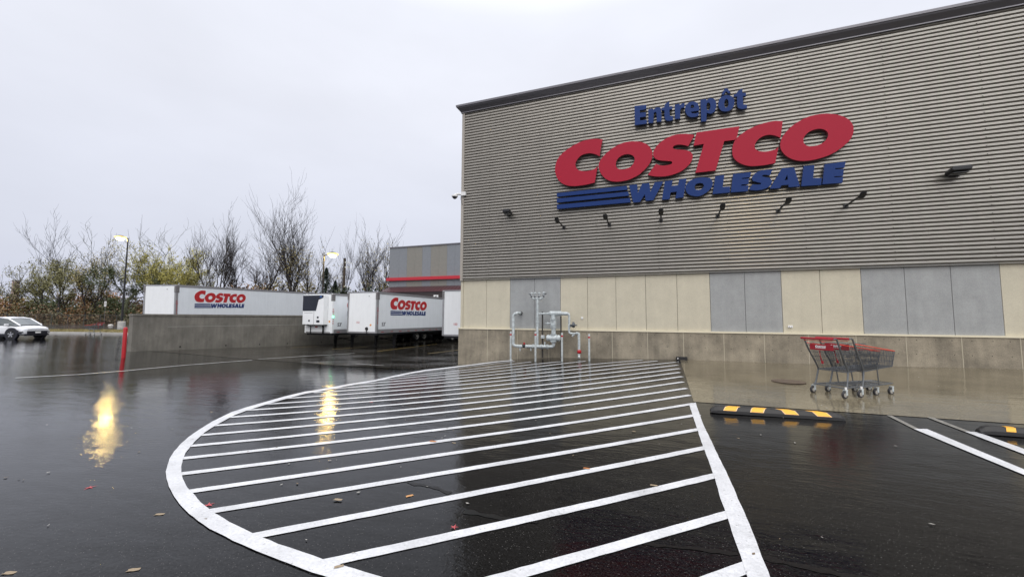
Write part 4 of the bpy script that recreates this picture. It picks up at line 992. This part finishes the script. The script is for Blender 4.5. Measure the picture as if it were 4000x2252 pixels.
    for s in (-1, 1): k.tube([(.55, s*.225, .18), (.50, s*.235, .55)], .011, 6)
    k.build('support_post', steel_l, o)
    MB().box((.0, -.30, .165), (.045, .008, .06)).build('id_tag', white_p, o)
    for (x_, y_) in ((0, -.29), (0, .29), (.92, -.185), (.92, .185)):
        w_ = MB().lathe((x_-.02, y_, .062), (0, 1, 0), [(.035, -.016), (.058, -.018), (.062, -.012), (.062, .012), (.058, .018), (.035, .016)], 20).build('caster_wheel', tyre_m, o, smooth=True)
        MB().lathe((x_-.02, y_, .062), (0, 1, 0), [(.012, -.022), (.012, -.019), (.036, -.0185), (.036, .0185), (.012, .019), (.012, .022)], 16).build('hub', hubw, w_)
        k = MB(); k.box((x_, y_-.026, .10), (.045, .005, .09)); k.box((x_, y_+.026, .10), (.045, .005, .09)); k.box((x_+.005, y_, .145), (.055, .056, .012)); k.build('fork', galv, o)
    return o
ra, rb_ = np.array(onG(3306.5, 1557.6)), np.array(onG(3177, 1532.8)); rc = (ra+rb_)/2; fa = np.array(onG(3448.6, 1545.7))
print('cart rear', ra, rb_, np.linalg.norm(ra-rb_), 'front', fa, np.linalg.norm(fa-ra))
rb2, rf2 = np.array(onG(3370, 1555)), np.array(onG(3233.4, 1528.6)); rc2 = (rb2+rf2)/2
hd_ = math.atan2(*((rc2-rc))[::-1]); perp = ra-rb_; hd2 = math.atan2(perp[0], -perp[1]); print('cart heading', math.degrees(hd_), math.degrees(hd2), np.linalg.norm(rc2-rc))
HC = R(34)
c1_ = cart((rc[0], rc[1], G(*rc)+.006), HC, 'rear (left) one of two nested shopping carts on the wet walk')
c1_.scale = (1, 1.04, 1.06)
c2_ = copy_tree(c1_); c2_.location = (rc2[0], rc2[1], G(*rc2)+.006)
c2_['label'] = 'front (right) one of two nested shopping carts on the wet walk'
q_ = Q((392-2000)/FPX*36.6, 36.6); c3_ = copy_tree(c1_); c3_.location = (q_[0], q_[1], G(*q_)); c3_.rotation_euler = (0, 0, YAW+R(180)); c3_['label'] = 'distant shopping cart left beside the kerb of the grass strip'; c3_['group'] = 'shopping carts'

# ------------------------------------------------------------------ car
def car():
    x_, y_ = Q(-35.45, 29.35); zg = G(x_, y_)
    o = empty('parked_car', (x_, y_, zg), 'white compact crossover with black wheel arches, driving in at the left edge', 'car', YAW)
    # local x forward with 0 at front axle, y left
    st = [ # x, half width, zbottom, zbelt, crown
        (-3.50, .62, .50, .86, .92), (-3.42, .80, .32, .92, .98), (-3.0, .90, .24, .98, 1.02), (-2.2, .91, .22, 1.0, 1.03), (-1.2, .90, .22, .98, 1.01), (-.5, .90, .22, .97, 1.02),
        (.0, .90, .24, .93, 1.00), (.4, .885, .24, .87, .945), (.68, .82, .26, .80, .87), (.80, .70, .34, .70, .76)]
    v = []; n = 0
    for (x1, w, zb, zs, zc) in st:
        half = [(0, zb), (w*.80, zb), (w*.97, zb+.10), (w, zb+(zs-zb)*.5), (w*.985, zs-.06), (w*.90, zs+.01), (w*.5, zc), (0, zc+.01)]
        ring = half+[(-a_, b_) for a_, b_ in half[-2:0:-1]]; n = len(ring); v += [(x1, a_, b_) for a_, b_ in ring]
    m_ = MB(); f = [(i*n+j, i*n+(j+1) % n, (i+1)*n+(j+1) % n, (i+1)*n+j) for i in range(len(st)-1) for j in range(n)]
    f += [tuple(range(n))[::-1], tuple((len(st)-1)*n+j for j in range(n))]
    m_.add(v, f); bo = m_.build('body', carw, o, smooth=True); s_ = bo.modifiers.new('s', 'SUBSURF'); s_.levels = 1; s_.render_levels = 2
    # greenhouse
    gh = [(-3.15, .66, 1.0, 1.08), (-2.75, .70, .99, 1.42), (-2.1, .70, .99, 1.54), (-1.2, .69, .99, 1.56), (-.55, .66, .99, 1.46), (.28, .60, .96, 1.00)]
    v = []
    for (x1, w, zb, zt_) in gh:
        half = [(.86 if x1 > -3 else .8, zb-.03), (w+.10, zb+(zt_-zb)*.45), (w, zt_-.02*min(1, (zt_-zb)*4)), (0, zt_+.015)]
        ring = half+[(-a_, b_) for a_, b_ in half[-2::-1]]; n = len(ring); v += [(x1, a_, b_) for a_, b_ in ring]
    m_ = MB(); m_.add(v, [(i*n+j, i*n+j+1, (i+1)*n+j+1, (i+1)*n+j) for i in range(len(gh)-1) for j in range(n-1)]); m_.build('windows', glass, o)
    # roof and pillars, proud of the glass
    m_ = MB()
    def gv(i, j): return Vector(v[i*n+j])
    for i in range(1, 4):
        q4 = [gv(i, 2), gv(i, 3), gv(i+1, 3), gv(i+1, 2)]; m_.add([p_+Vector((0, 0, .02)) for p_ in q4], [(0, 1, 2, 3)])
        q4 = [gv(i, 3), gv(i, 4), gv(i+1, 4), gv(i+1, 3)]; m_.add([p_+Vector((0, 0, .02)) for p_ in q4], [(0, 1, 2, 3)])
    m_.build('roof', carw, o)
    for j, s in ((2, 1), (4, -1)):
        m_ = MB(); m_.tube([gv(1, j), gv(2, j), gv(3, j), gv(4, j), gv(5, j)+Vector((0, s*.06, -.02))], [.05, .045, .04, .045, .05], 6); m_.build('pillar', carw, o, smooth=True)
        m_ = MB(); m_.tube([(-1.35, s*.87, .98), (-1.45, s*.70, 1.53)], .035, 6); m_.build('pillar', carb, o)
        m_ = MB(); m_.box((-.28, s*1.0, 1.02), (.14, .2, .13)); m_.build('mirror', carw, o, bevel=.03)
        # cladding, arches
        m_ = MB(); m_.box((-1.33, s*.895, .30), (1.9, .05, .16)); m_.build('sill_cladding', carb, o, bevel=.01)
        for xa in (0., -2.66):
            m_ = MB(); m_.lathe((xa, s*.86, .36), (0, s, 0), [(.46, -.1), (.46, .055), (.43, .065), (.2, .065)], 28); m_.build('wheel_arch', carb, o)
            w_ = MB().lathe((xa, s*.80, .335), (0, s, 0), [(.22, -.12), (.32, -.12), (.335, -.09), (.335, .10), (.32, .135), (.22, .135)], 28).build('wheel', rubber, o, smooth=True)
            MB().lathe((xa, s*.80, .335), (0, s, 0), [(.225, .10), (.222, .138), (.205, .13), (.03, .10)], 24).build('rim', carb, w_)
            k = MB()
            for a_ in range(5):
                t = a_*2*math.pi/5+.3; k.prism([(xa+.03*math.cos(t+1.57), s*.935, .335+.03*math.sin(t+1.57)), (xa+.03*math.cos(t-1.57), s*.935, .335+.03*math.sin(t-1.57)), (xa+.21*math.cos(t-.22), s*.942, .335+.21*math.sin(t-.22)), (xa+.21*math.cos(t+.22), s*.942, .335+.21*math.sin(t+.22))], (0, -s*.02, 0))
            k.build('spoke', rim_m, w_)
        m_ = MB(); m_.prism([(.35, s*.90, .66), (.60, s*.88, .60), (.74, s*.80, .52), (.62, s*.88, .40), (.40, s*.91, .42)], (0, s*.02, 0)); m_.build('corner_cladding', carb, o)
        m_ = MB(); m_.box((.62, s*.865, .56), (.20, .06, .07), -s*.6); m_.build('headlight', lensm, o, bevel=.015)
    m_ = MB(); m_.box((.80, 0, .46), (.06, 1.25, .24)); m_.box((.76, 0, .30), (.10, 1.45, .14)); m_.build('grille', carb, o, bevel=.02)
    m_ = MB(); m_.box((.815, 0, .70), (.02, 1.2, .018)); m_.build('light_bar', blackm, o)
    m_ = MB(); m_.box((.842, 0, .47), (.01, .34, .12)); m_.build('number_plate', white_p, o)
    return o
car()

# ------------------------------------------------------------------ trees
def grow(mb, tips, rnd, p, d, r, L, lvl, maxl, spread, up, n=5, wig=.16):
    segs = 4 if lvl < 2 else 3; pts = [p]; rad = [r]; q = p.copy(); dd_ = d.copy()
    for i in range(segs):
        dd_ = (dd_+Vector((rnd.gauss(0, wig), rnd.gauss(0, wig), rnd.gauss(0, wig*.5)+up*(.10 if lvl == 0 else .22)))).normalized()
        q = q+dd_*(L/segs); pts.append(q.copy()); rad.append(r*(1-.45*(i+1)/segs))
    mb.tube(pts, rad, n if lvl < 2 else (4 if lvl < 3 else 3), False)
    if lvl >= 2: tips += pts[1:]
    if lvl >= maxl: return
    nb_ = [3, 4, 4, 3, 3][min(lvl, 4)]+(1 if rnd.random() < .3 else 0)
    for i in range(nb_):
        t = 1.0 if i == 0 else rnd.uniform(.25 if lvl else .6, .95)
        idx = min(segs-1, int(t*segs)); base = pts[idx]+(pts[idx+1]-pts[idx])*(t*segs-idx) if t < 1 else pts[-1]
        a = rnd.uniform(.65, 1.15)*spread if i else rnd.uniform(.05, .3)*spread
        ax_ = dd_.orthogonal(); ax_.rotate(Matrix.Rotation(rnd.uniform(0, 6.283), 3, dd_)); nd = dd_.copy(); nd.rotate(Matrix.Rotation(a, 3, ax_))
        rr = rad[min(idx+1, segs)]*(rnd.uniform(.45, .65) if i else .9)
        grow(mb, tips, rnd, base, nd.normalized(), max(rr, [.14,.095,.06,.036,.024,.017][min(lvl+1,5)]), L*(rnd.uniform(.48, .74) if i else rnd.uniform(.78, .9)), lvl+1, maxl, spread, up, n, wig)
def leaves(name, m_, pts, rnd, count, size, spread, parent):
    k = MB()
    for i in range(count):
        c = rnd.choice(pts)+Vector((rnd.gauss(0, spread), rnd.gauss(0, spread), rnd.gauss(0, spread)))
        u = Vector((rnd.gauss(0, 1), rnd.gauss(0, 1), rnd.gauss(0, 1))).normalized(); w = u.orthogonal().normalized(); s = size*rnd.uniform(.5, 1.2)
        k.add([c-u*s*.5, c+w*s*.3, c+u*s*.5, c-w*s*.3], [(0, 1, 2, 3)])
    return k.build(name, m_, parent)
def tree(bx, ytop, depth, seed, label, leafm_=None, nleaf=0, spread=.62, up=1., trunks=1, bk=bark, wig=.11, maxl=None, tr=.2, lean=0., lsize=.27, width=None, trunk_h=.5, lowleaf=True, name='bare_tree', lspread=.25, leafz=1.0):
    """bx: photo column of the trunk, ytop: photo row of the tree top (2576 px wide scale)"""
    px_ = bx*1.5534; x_, y_ = Q((px_-2000)/FPX*depth, depth); zg = G(x_, y_)
    dv = ray(px_, ytop*1.5534); tt = math.hypot(x_, y_)/math.hypot(dv[0], dv[1]); H_ = CAMH+dv[2]*tt-zg
    rnd = random.Random(seed); o = empty(name, (x_, y_, zg), label, 'tree', YAW)
    if maxl is None: maxl = 4 if name == 'leafy_tree' else 5
    nleaf = int(nleaf*2.3); spread *= .85
    mb = MB(); tips = []
    for t_ in range(trunks):
        d0 = Vector((lean+(rnd.uniform(-.3, .3) if trunks > 1 else 0), rnd.uniform(-.1, .1), 1)).normalized()
        p0 = Vector((rnd.uniform(-.5, .5)*(trunks > 1), rnd.uniform(-.3, .3)*(trunks > 1), -.2))
        grow(mb, tips, rnd, p0, d0, tr*(1 if trunks == 1 else .75), H_*trunk_h, 0, maxl, spread, up, 7, wig)
    zs = [p_.z for p_ in tips]; zm = sorted(zs)[int(len(zs)*.992)]; s = H_/zm
    sw = s if width is None else width/max(1e-3, (sorted(p_.x for p_ in tips)[int(len(tips)*.985)]-sorted(p_.x for p_ in tips)[int(len(tips)*.015)]))
    sw = max(.55*s, min(1.6*s, sw))
    mb.v = [(x1*sw, y1*sw, z1*s) for x1, y1, z1 in mb.v]; tips = [Vector((p_.x*sw, p_.y*sw, p_.z*s)) for p_ in tips]
    mb.build('branches', bk, o)
    if leafm_ and nleaf:
        pool = [p_ for p_ in tips if p_.z < H_*leafz] or tips
        leaves('leaves', leafm_, pool, rnd, nleaf, lsize, lspread, o)
    return o
T = [
 (18, 655, 80, 1, 'low bare tree leaning at the far left edge', dict(leafm_=L_olive, nleaf=500, spread=.8, lean=-.2, tr=.16, width=14, name='bare_tree')),
 (143, 555, 82, 2, 'tall bare tree with upswept branches rising over the car', dict(leafm_=L_olive, nleaf=900, spread=.62, tr=.24, width=13, leafz=.62)),
 (108, 655, 84, 3, 'short tree with thin olive leaves just left of the tall bare one', dict(leafm_=L_olive, nleaf=1700, spread=.75, tr=.15, width=10, name='leafy_tree')),
 (178, 640, 80, 4, 'thin olive-leaved tree between the tall bare tree and the orange one', dict(leafm_=L_olive, nleaf=1300, spread=.7, tr=.12, width=8, name='leafy_tree')),
 (222, 600, 79, 5, 'slim tree with orange-brown and olive leaves left of the lit lamp post', dict(leafm_=L_gold, nleaf=1300, spread=.55, tr=.16, width=8, trunks=2, name='leafy_tree')),
 (252, 690, 82, 6, 'leaning dark bare tree at the left foot of the lamp post', dict(spread=.8, tr=.18, width=11, lean=-.25, name='bare_tree', leafm_=L_olive, nleaf=400)),
 (322, 558, 78, 7, 'thick old tree with a flat bare crown right behind the lit lamp', dict(spread=.85, tr=.36, width=16, bk=ivy, leafm_=L_grn, nleaf=2400, leafz=.55, wig=.22)),
 (352, 640, 84, 8, 'dark green leafy tree right of the old flat-crowned one', dict(leafm_=L_grn, nleaf=1900, spread=.7, tr=.15, width=9, name='leafy_tree')),
 (402, 585, 80, 9, 'yellow-green leafy tree over the left end of the leftmost trailer', dict(leafm_=L_yel, nleaf=2400, spread=.65, tr=.2, width=10, name='leafy_tree', leafz=.92)),
 (455, 600, 78, 10, 'broad yellow-green tree over the nose of the leftmost trailer', dict(leafm_=L_yel, nleaf=2800, spread=.7, tr=.2, width=11, name='leafy_tree', leafz=.9)),
 (498, 640, 82, 11, 'small olive tree at the right side of the yellow-green trees', dict(leafm_=L_olive, nleaf=1300, spread=.7, tr=.15, width=8, name='leafy_tree')),
 (528, 575, 74, 12, 'slender bare tree, first of the bare row above the leftmost trailer', dict(spread=.5, tr=.2, width=7)),
 (560, 548, 72, 13, 'tall slender bare tree above the red lettering of the leftmost trailer', dict(spread=.5, tr=.22, width=8)),
 (597, 590, 74, 14, 'slender bare tree left of the dark forked tree', dict(spread=.55, tr=.16, width=7)),
 (655, 562, 66, 15, 'dark bare tree with a stout trunk forking low into a rounded crown', dict(spread=.75, tr=.34, width=12, wig=.24)),
 (692, 590, 70, 16, 'thin bare tree between the stout dark tree and the tallest one', dict(spread=.6, tr=.16, width=8)),
 (735, 492, 66, 17, 'tallest bare tree, with several long spreading limbs', dict(spread=.6, tr=.26, width=14, trunks=3, leafm_=L_gold, nleaf=420, leafz=.6)),
 (778, 610, 72, 18, 'low bare tree left of the second lit lamp', dict(spread=.7, tr=.14, width=7, leafm_=L_gold, nleaf=250)),
 (857, 572, 68, 19, 'narrow bare tree right of the second lit lamp', dict(spread=.5, tr=.17, width=5.5)),
 (903, 580, 70, 20, 'fan-shaped bare tree with two thin trunks', dict(spread=.55, tr=.17, width=8, trunks=2, leafm_=L_gold, nleaf=160)),
 (942, 585, 72, 21, 'bare tree leaning right beside the farther store wing', dict(spread=.6, tr=.16, width=8, lean=.2, leafm_=L_gold, nleaf=200)),
 (968, 660, 78, 22, 'small bare tree touching the left side of the farther store wing', dict(spread=.7, tr=.12, width=6)),
]
for bx, yt, dp, sd, lb, kw in T: tree(bx, yt, dp, sd*7+3, lb, **kw)
# evergreen trees
def spruce(bx, ytop, depth, hw, label, seed):
    px_ = bx*1.5534; x_, y_ = Q((px_-2000)/FPX*depth, depth); zg = G(x_, y_); dv = ray(px_, ytop*1.5534); tt = math.hypot(x_, y_)/math.hypot(dv[0], dv[1]); H_ = CAMH+dv[2]*tt-zg
    o = empty('spruce_tree', (x_, y_, zg), label, 'tree', YAW); rnd = random.Random(seed)
    MB().tube([(0, 0, -.2), (0, 0, H_)], [.2, .03], 7).build('trunk', bark, o); k = MB()
    for i in range(5200):
        t = rnd.random()**1.3; z_ = H_*(.06+.94*t) if True else 0; rmax = hw*(1-t)**.8+.1; a = rnd.uniform(0, 6.283); lay = .75+.25*math.sin(z_*4.2+a*2)
        r = rmax*lay*math.sqrt(rnd.uniform(.15, 1)); c = Vector((math.cos(a)*r, math.sin(a)*r, z_-r*.35)); u = Vector((math.cos(a), math.sin(a), -.4+rnd.gauss(0, .3))).normalized(); w = Vector((-u.y, u.x, rnd.gauss(0, .2))).normalized(); s = rnd.uniform(.2, .42)
        k.add([c-u*s*.5, c+w*s*.2, c+u*s*.5, c-w*s*.2], [(0, 1, 2, 3)])
    k.build('foliage', L_spr, o)
spruce(818, 672, 58, 3.0, 'dark spruce in front of the second lit lamp post', 4)
spruce(842, 705, 60, 2.2, 'lower dark spruce at the right side of the taller one', 6)
def bush(bx, ytop, depth, w, m_, label, seed, n=2200, name='bush', hgt=None, lsize=.42):
    px_ = bx*1.5534; x_, y_ = Q((px_-2000)/FPX*depth, depth); zg = G(x_, y_); dv = ray(px_, ytop*1.5534); tt = math.hypot(x_, y_)/math.hypot(dv[0], dv[1]); H_ = CAMH+dv[2]*tt-zg
    o = empty(name, (x_, y_, zg), label, 'bush', YAW); rnd = random.Random(seed); cl = []
    for i in range(16): cl.append((Vector((rnd.uniform(-.5, .5)*w, rnd.uniform(-1.2, 1.2), H_*rnd.uniform(.15, .85))), rnd.uniform(.5, 1.1)*min(w, H_)*.2))
    st = MB()
    for c, r in cl: st.tube([(c.x*.4, c.y*.4, -.1), c*.7, c], [.05, .03, .015], 4, False)
    st.build('stems', bark2, o); k = MB()
    for i in range(n):
        c0, r = rnd.choice(cl); u = Vector((rnd.gauss(0, 1), rnd.gauss(0, 1), rnd.gauss(0, .8))); c = c0+u*r*.8; c.z = max(.05, min(H_, c.z))
        u = u.normalized(); wv = u.orthogonal().normalized(); s = lsize*rnd.uniform(.5, 1.2); k.add([c-u*s*.5, c+wv*s*.3, c+u*s*.5, c-wv*s*.3], [(0, 1, 2, 3)])
    k.build('leaves', m_, o)
bush(916, 722, 56, 5.6, L_spr, 'rounded dark evergreen bush above the middle trailer', 1, 3000)
bush(636, 690, 74, 6, L_org, 'orange autumn bush above the leftmost trailer, left of the stout dark tree', 2, 1500)
bush(605, 700, 76, 5, L_brn, 'reddish brown bush above the leftmost trailer, under the slender bare trees', 3, 1100)
bush(700, 695, 74, 6, L_gold, 'golden bush behind the tallest bare tree', 4, 1100)
bush(755, 705, 74, 5, L_gold, 'pale golden bush left of the dark spruce', 5, 900)
bush(960, 705, 74, 6, L_gold, 'thin yellow bush beside the farther store wing', 6, 500)
bush(250, 728, 92, 9, L_org, 'bright orange bush left of the lamp post', 7, 3000)
bush(188, 738, 90, 7, L_brn, 'brown bush under the tall bare tree', 8, 2200)
bush(20, 735, 88, 9, L_org, 'orange and ochre bush at the far left edge', 9, 3000)
bush(85, 742, 88, 8, L_olive, 'olive bush behind the car', 10, 2600)
bush(133, 752, 84, 5, L_grn, 'dark green bush right behind the car bonnet', 11, 1600)
bush(300, 742, 80, 6, L_grn, 'dark green bush at the foot of the lamp post', 12, 2200)
bush(345, 745, 82, 5, L_brn, 'brown bush at the near end of the concrete wall', 13, 1500)
# undergrowth as one mass
rnd = random.Random(21); k = MB(); sl_ = [0]
und = [MB(), MB(), MB()]
for i in range(60000):
    xq = rnd.uniform(-112, -40) if rnd.random() < .8 else rnd.uniform(-60, -20); zq = rnd.uniform(77, 98); c = Q(xq, zq); hmax = 3.4+1.2*math.sin(xq*.35)+.9*math.sin(xq*.9+zq*.6)
    z_ = -.1+min(1.25, abs(rnd.gauss(0, .55)))*hmax
    u = Vector((rnd.gauss(0, 1), rnd.gauss(0, 1), rnd.gauss(0, 1))).normalized(); wv = u.orthogonal().normalized(); s = rnd.uniform(.2, .5); cv = Vector((c[0], c[1], z_))
    und[int(abs(math.sin(xq*.21+zq*.13)*2.2+rnd.gauss(0, .5))) % 3].add([cv-u*s*.5, cv+wv*s*.3, cv+u*s*.5, cv-wv*s*.3], [(0, 1, 2, 3)])
allu = MB(); mats = []
me = None
vv, ff, mi = [], [], []
for j, q in enumerate(und):
    o_ = len(vv); vv += q.v; ff += [tuple(a+o_ for a in f_) for f_ in q.f]; mi += [j]*len(q.f)
me = bpy.data.meshes.new('undergrowth'); me.from_pydata(vv, [], ff)
for m_ in (L_brn, leafm('shrub_olive', (.11, .10, .045)), leafm('dull_orange_leaves', (.22, .12, .05))): me.materials.append(m_)
me.polygons.foreach_set('material_index', mi); o = bpy.data.objects.new('undergrowth', me); COL.objects.link(o); tag(o, kind='stuff')
# thicket of distant saplings as one mass behind everything
mb = MB(); rnd = random.Random(77)
for i in range(240):
    xq = rnd.uniform(-120, -30) if i % 3 else rnd.uniform(-75, -35); zq = rnd.uniform(92, 112); c = Q(xq, zq); z0 = G(*c); h_ = rnd.uniform(4, 10)
    p = Vector((c[0], c[1], z0)); q = p+Vector((rnd.gauss(0, .8), 0, h_)); mb.tube([p, (p+q)/2+Vector((rnd.gauss(0, .3), 0, 0)), q], [.06, .045, .01], 3, False)
    for j in range(7):
        t = rnd.uniform(.3, .95); b_ = p+(q-p)*t; e_ = b_+Vector((rnd.gauss(0, 1.1), rnd.gauss(0, .6), rnd.uniform(.4, 1.8))); mb.tube([b_, e_], [.025, .008], 3, False)
o = mb.build('sapling_thicket', bark2); tag(o, kind='stuff')

# ------------------------------------------------------------------ chain link fence, sign, utility pole, chimney
o = empty('chain_link_fence', (*Q(-60, 74), 0), 'low chain link fence along the far side of the street', 'fence'); ox_, oy_ = o.location[0], o.location[1]
fr_ = MB(); ms = MB(); x0 = -112
while x0 < -36:
    a_, b_ = Q(x0, 74), Q(x0+3, 74); za_, zb_ = G(*a_), G(*b_)
    fr_.tube([(a_[0]-ox_, a_[1]-oy_, za_-.1), (a_[0]-ox_, a_[1]-oy_, za_+1.9)], .04, 6); fr_.tube([(a_[0]-ox_, a_[1]-oy_, za_+1.85), (b_[0]-ox_, b_[1]-oy_, zb_+1.85)], .025, 5)
    for i in range(22):
        for dr in (-1, 1):
            t0 = i/22; dz = 1.8; t1 = t0+dr*.45; 
            pA = Vector((a_[0]+(b_[0]-a_[0])*t0-ox_, a_[1]+(b_[1]-a_[1])*t0-oy_, za_+.05)); pB = Vector((a_[0]+(b_[0]-a_[0])*t1-ox_, a_[1]+(b_[1]-a_[1])*t1-oy_, za_+.05+dz)); ms.tube([pA, pB], .006, 3, False)
    x0 += 3
fr_.build('fence_frame', mat('fence_steel', (.10, .10, .10), .5, metal=.5), o); ms.build('mesh_panel', MT['fence_steel'], o)
# stone bollard/footing is part of the lamp; white rock near it
q_ = Q((440-2000)/FPX*66, 66)
o = MB().lathe((0, 0, 0), (0, 0, 1), [(.30, -.1), (.36, .08), (.26, .24), (.08, .30)], 9).build('white_rock', conc_lt, loc=(q_[0], q_[1], G(*q_)), smooth=True); tag(o, 'small white stone on the far roadside left of the lamp post', 'rock')
q_ = Q((413-2000)/FPX*73, 73); dv = ray(413, 1176); tt = math.hypot(*q_)/math.hypot(dv[0], dv[1]); zt_ = CAMH+dv[2]*tt; zg = G(*q_)
o = empty('street_sign', (q_[0], q_[1], zg), 'small white upright sign on a thin post between the trees', 'sign', YAW)
MB().tube([(0, .03, 0), (0, .03, zt_-zg)], .028, 6).build('post', alum_dk, o); MB().box((0, -.02, zt_-zg-.48), (.38, .03, .92)).build('sign_plate', white_p, o, bevel=.005)
k = MB()
for i in range(4): k.box((0, -.037, zt_-zg-.2-i*.17), (.22, .004, .07))
k.build('sign_print', decal_k, o)
q_ = Q((1341-2000)/FPX*56, 56); dv = ray(1341, 1008); tt = math.hypot(*q_)/math.hypot(dv[0], dv[1]); zt_ = CAMH+dv[2]*tt; zg = G(*q_)
o = empty('utility_pole', (q_[0], q_[1], zg), 'dark wooden utility pole stub right of the second lit lamp', 'pole', YAW)
MB().tube([(0, 0, 0), (0, 0, zt_-zg)], [.20, .17], 10).build('pole', bark, o); k = MB()
for zz, s in ((-.6, 1), (-1.3, 1), (-2.6, -1), (-4., 1)): k.tube([(0, -.15, zt_-zg+zz), (s*.5, -.2, zt_-zg+zz+.05), (s*1.2, -.2, zt_-zg+zz-.25)], .02, 4); k.lathe((s*.2, -.2, zt_-zg+zz), (0, 0, 1), [(.05, -.08), (.07, 0), (.05, .1)], 8)
k.build('brackets', galv, o)
q_ = Q((56-2000)/FPX*150, 150); dv = ray(56, 1097); tt = math.hypot(*q_)/math.hypot(dv[0], dv[1]); zt_ = CAMH+dv[2]*tt; zg = -.1
o = empty('brick_chimney', (q_[0], q_[1], zg), 'faint pinkish brick tower far behind the trees at the left edge', 'tower', YAW)
MB().lathe((0, 0, 0), (0, 0, 1), [(1.15, 0), (.95, zt_-zg)], 14).build('shaft', mat('hazy_pink_brick', (.42, .30, .30), .9, var=.1), o); MB().lathe((0, 0, zt_-zg), (0, 0, 1), [(1.1, 0), (1.1, .4)], 14).build('rim', conc_lt, o)

# ------------------------------------------------------------------ fallen leaves
def leaf_thing(px_, py_, m_, label, kind='oval', s=.07, rot=0.):
    x_, y_ = onG(px_, py_); pts = []; s *= .68
    if kind == 'maple':
        for i in range(10):
            a = i*math.pi/5; r = s*(1 if i % 2 == 0 else .38)*(1.1 if i in (0, 2, 8) else .85); pts.append((math.cos(a+rot)*r, math.sin(a+rot)*r))
    else:
        for i in range(10):
            a = i*math.pi/5; r = s*(.9+.25*math.sin(i*2.3)); pts.append((math.cos(a)*r*math.cos(rot)-math.sin(a)*r*.5*math.sin(rot), math.cos(a)*r*math.sin(rot)+math.sin(a)*r*.5*math.cos(rot)))
    k = MB(); n = len(pts); k.v = [(0, 0, .003)]+[(a, b_, .0005+.003*((i*7) % 5)/4) for i, (a, b_) in enumerate(pts)]; k.f = [(0, 1+i, 1+(i+1) % n) for i in range(n)]
    o = k.build('fallen_leaf', m_, loc=(x_, y_, G(x_, y_)+(.0095 if ('white line' in label or 'on the curved' in label) else .0015))); tag(o, label, 'leaf', 'fallen leaves on the wet asphalt')
lf_t = mat('tan_leaf', (.48, .25, .10), .6); lf_r = mat('red_leaf', (.38, .06, .07), .6); lf_p = mat('pale_leaf', (.26, .20, .13), .5); lf_o = mat('orange_brown_leaf', (.42, .16, .05), .6)
leaf_thing(1319, 1954, lf_p, 'curled tan leaf between the fourth and fifth nearest white lines', s=.065, rot=.2)
leaf_thing(1599, 1936, lf_t, 'brownish pink leaf on the asphalt in the middle of the hatching', s=.06, rot=1)
leaf_thing(1773, 2062, lf_r, 'small red maple leaf touching the upper edge of a near white line', 'maple', .055, .4)
leaf_thing(815, 1971, lf_r, 'dark red maple leaf just inside the curved white border', 'maple', .07, 1.2)
leaf_thing(622, 2008, lf_p, 'pale leaf on the asphalt outside the curved white border', s=.06, rot=.5)
leaf_thing(1690, 1725, lf_o, 'orange-brown leaf lying on a white line in mid hatching', s=.08, rot=.1)
leaf_thing(1772, 1729, lf_p, 'tiny pale leaf right of the orange-brown one in mid hatching', s=.05)
leaf_thing(1450, 1570, lf_r, 'small dark red leaf far up in the hatching', s=.06)
leaf_thing(2290, 1831, lf_o, 'orange leaf on the upper edge of a white line near the middle', s=.06, rot=.1)
leaf_thing(2553, 1898, lf_p, 'tan leaf on the upper edge of a white line at right', s=.06, rot=.1)
leaf_thing(2475, 1686, lf_p, 'tiny pale scrap between white lines right of centre', s=.045)
leaf_thing(350, 1903, lf_r, 'dark red leaf in the yellow lamp reflection at left', 'maple', .07)
leaf_thing(520, 2225, lf_p, 'flattened pale leaf at the bottom left', s=.06, rot=.6)
leaf_thing(35, 2237, lf_p, 'long pale leaf in the bottom left corner', s=.06, rot=.4)
leaf_thing(2884, 1711, lf_p, 'tiny white scrap on the asphalt below the striped wheel stop', s=.03)
leaf_thing(1322, 2217, lf_p, 'pale yellow leaf on the curved white border at its lower end', s=.05, rot=.8)
leaf_thing(825, 1608, lf_p, 'small pale scrap left of the curved border', s=.05)

# scattered grit and leaf scraps, nobody could count them
rnd = random.Random(404); k = MB(); k2 = MB()
for i in range(900):
    x_, y_ = (rnd.uniform(-26, 6), rnd.uniform(1.5, 14)) if i % 3 else (rnd.uniform(.6, 9), rnd.uniform(14.0, 14.42))
    s_ = rnd.uniform(.008, .022); a = rnd.uniform(0, 6.28); z_ = G(x_, y_)+.0075
    (k if i % 2 else k2).add([(x_+s_*math.cos(a+t)*(1 if j % 2 else .5), y_+s_*math.sin(a+t)*(1 if j % 2 else .5), z_+rnd.uniform(0, .004)) for j, t in enumerate((0, 1.5, 3.1, 4.6))], [(0, 1, 2, 3)])
o = k.build('leaf_scraps', mat('dull_leaf_scrap', (.13, .09, .05), .6)); tag(o, kind='stuff')
o = k2.build('grit', mat('pale_grit', (.30, .29, .27), .6)); tag(o, kind='stuff')
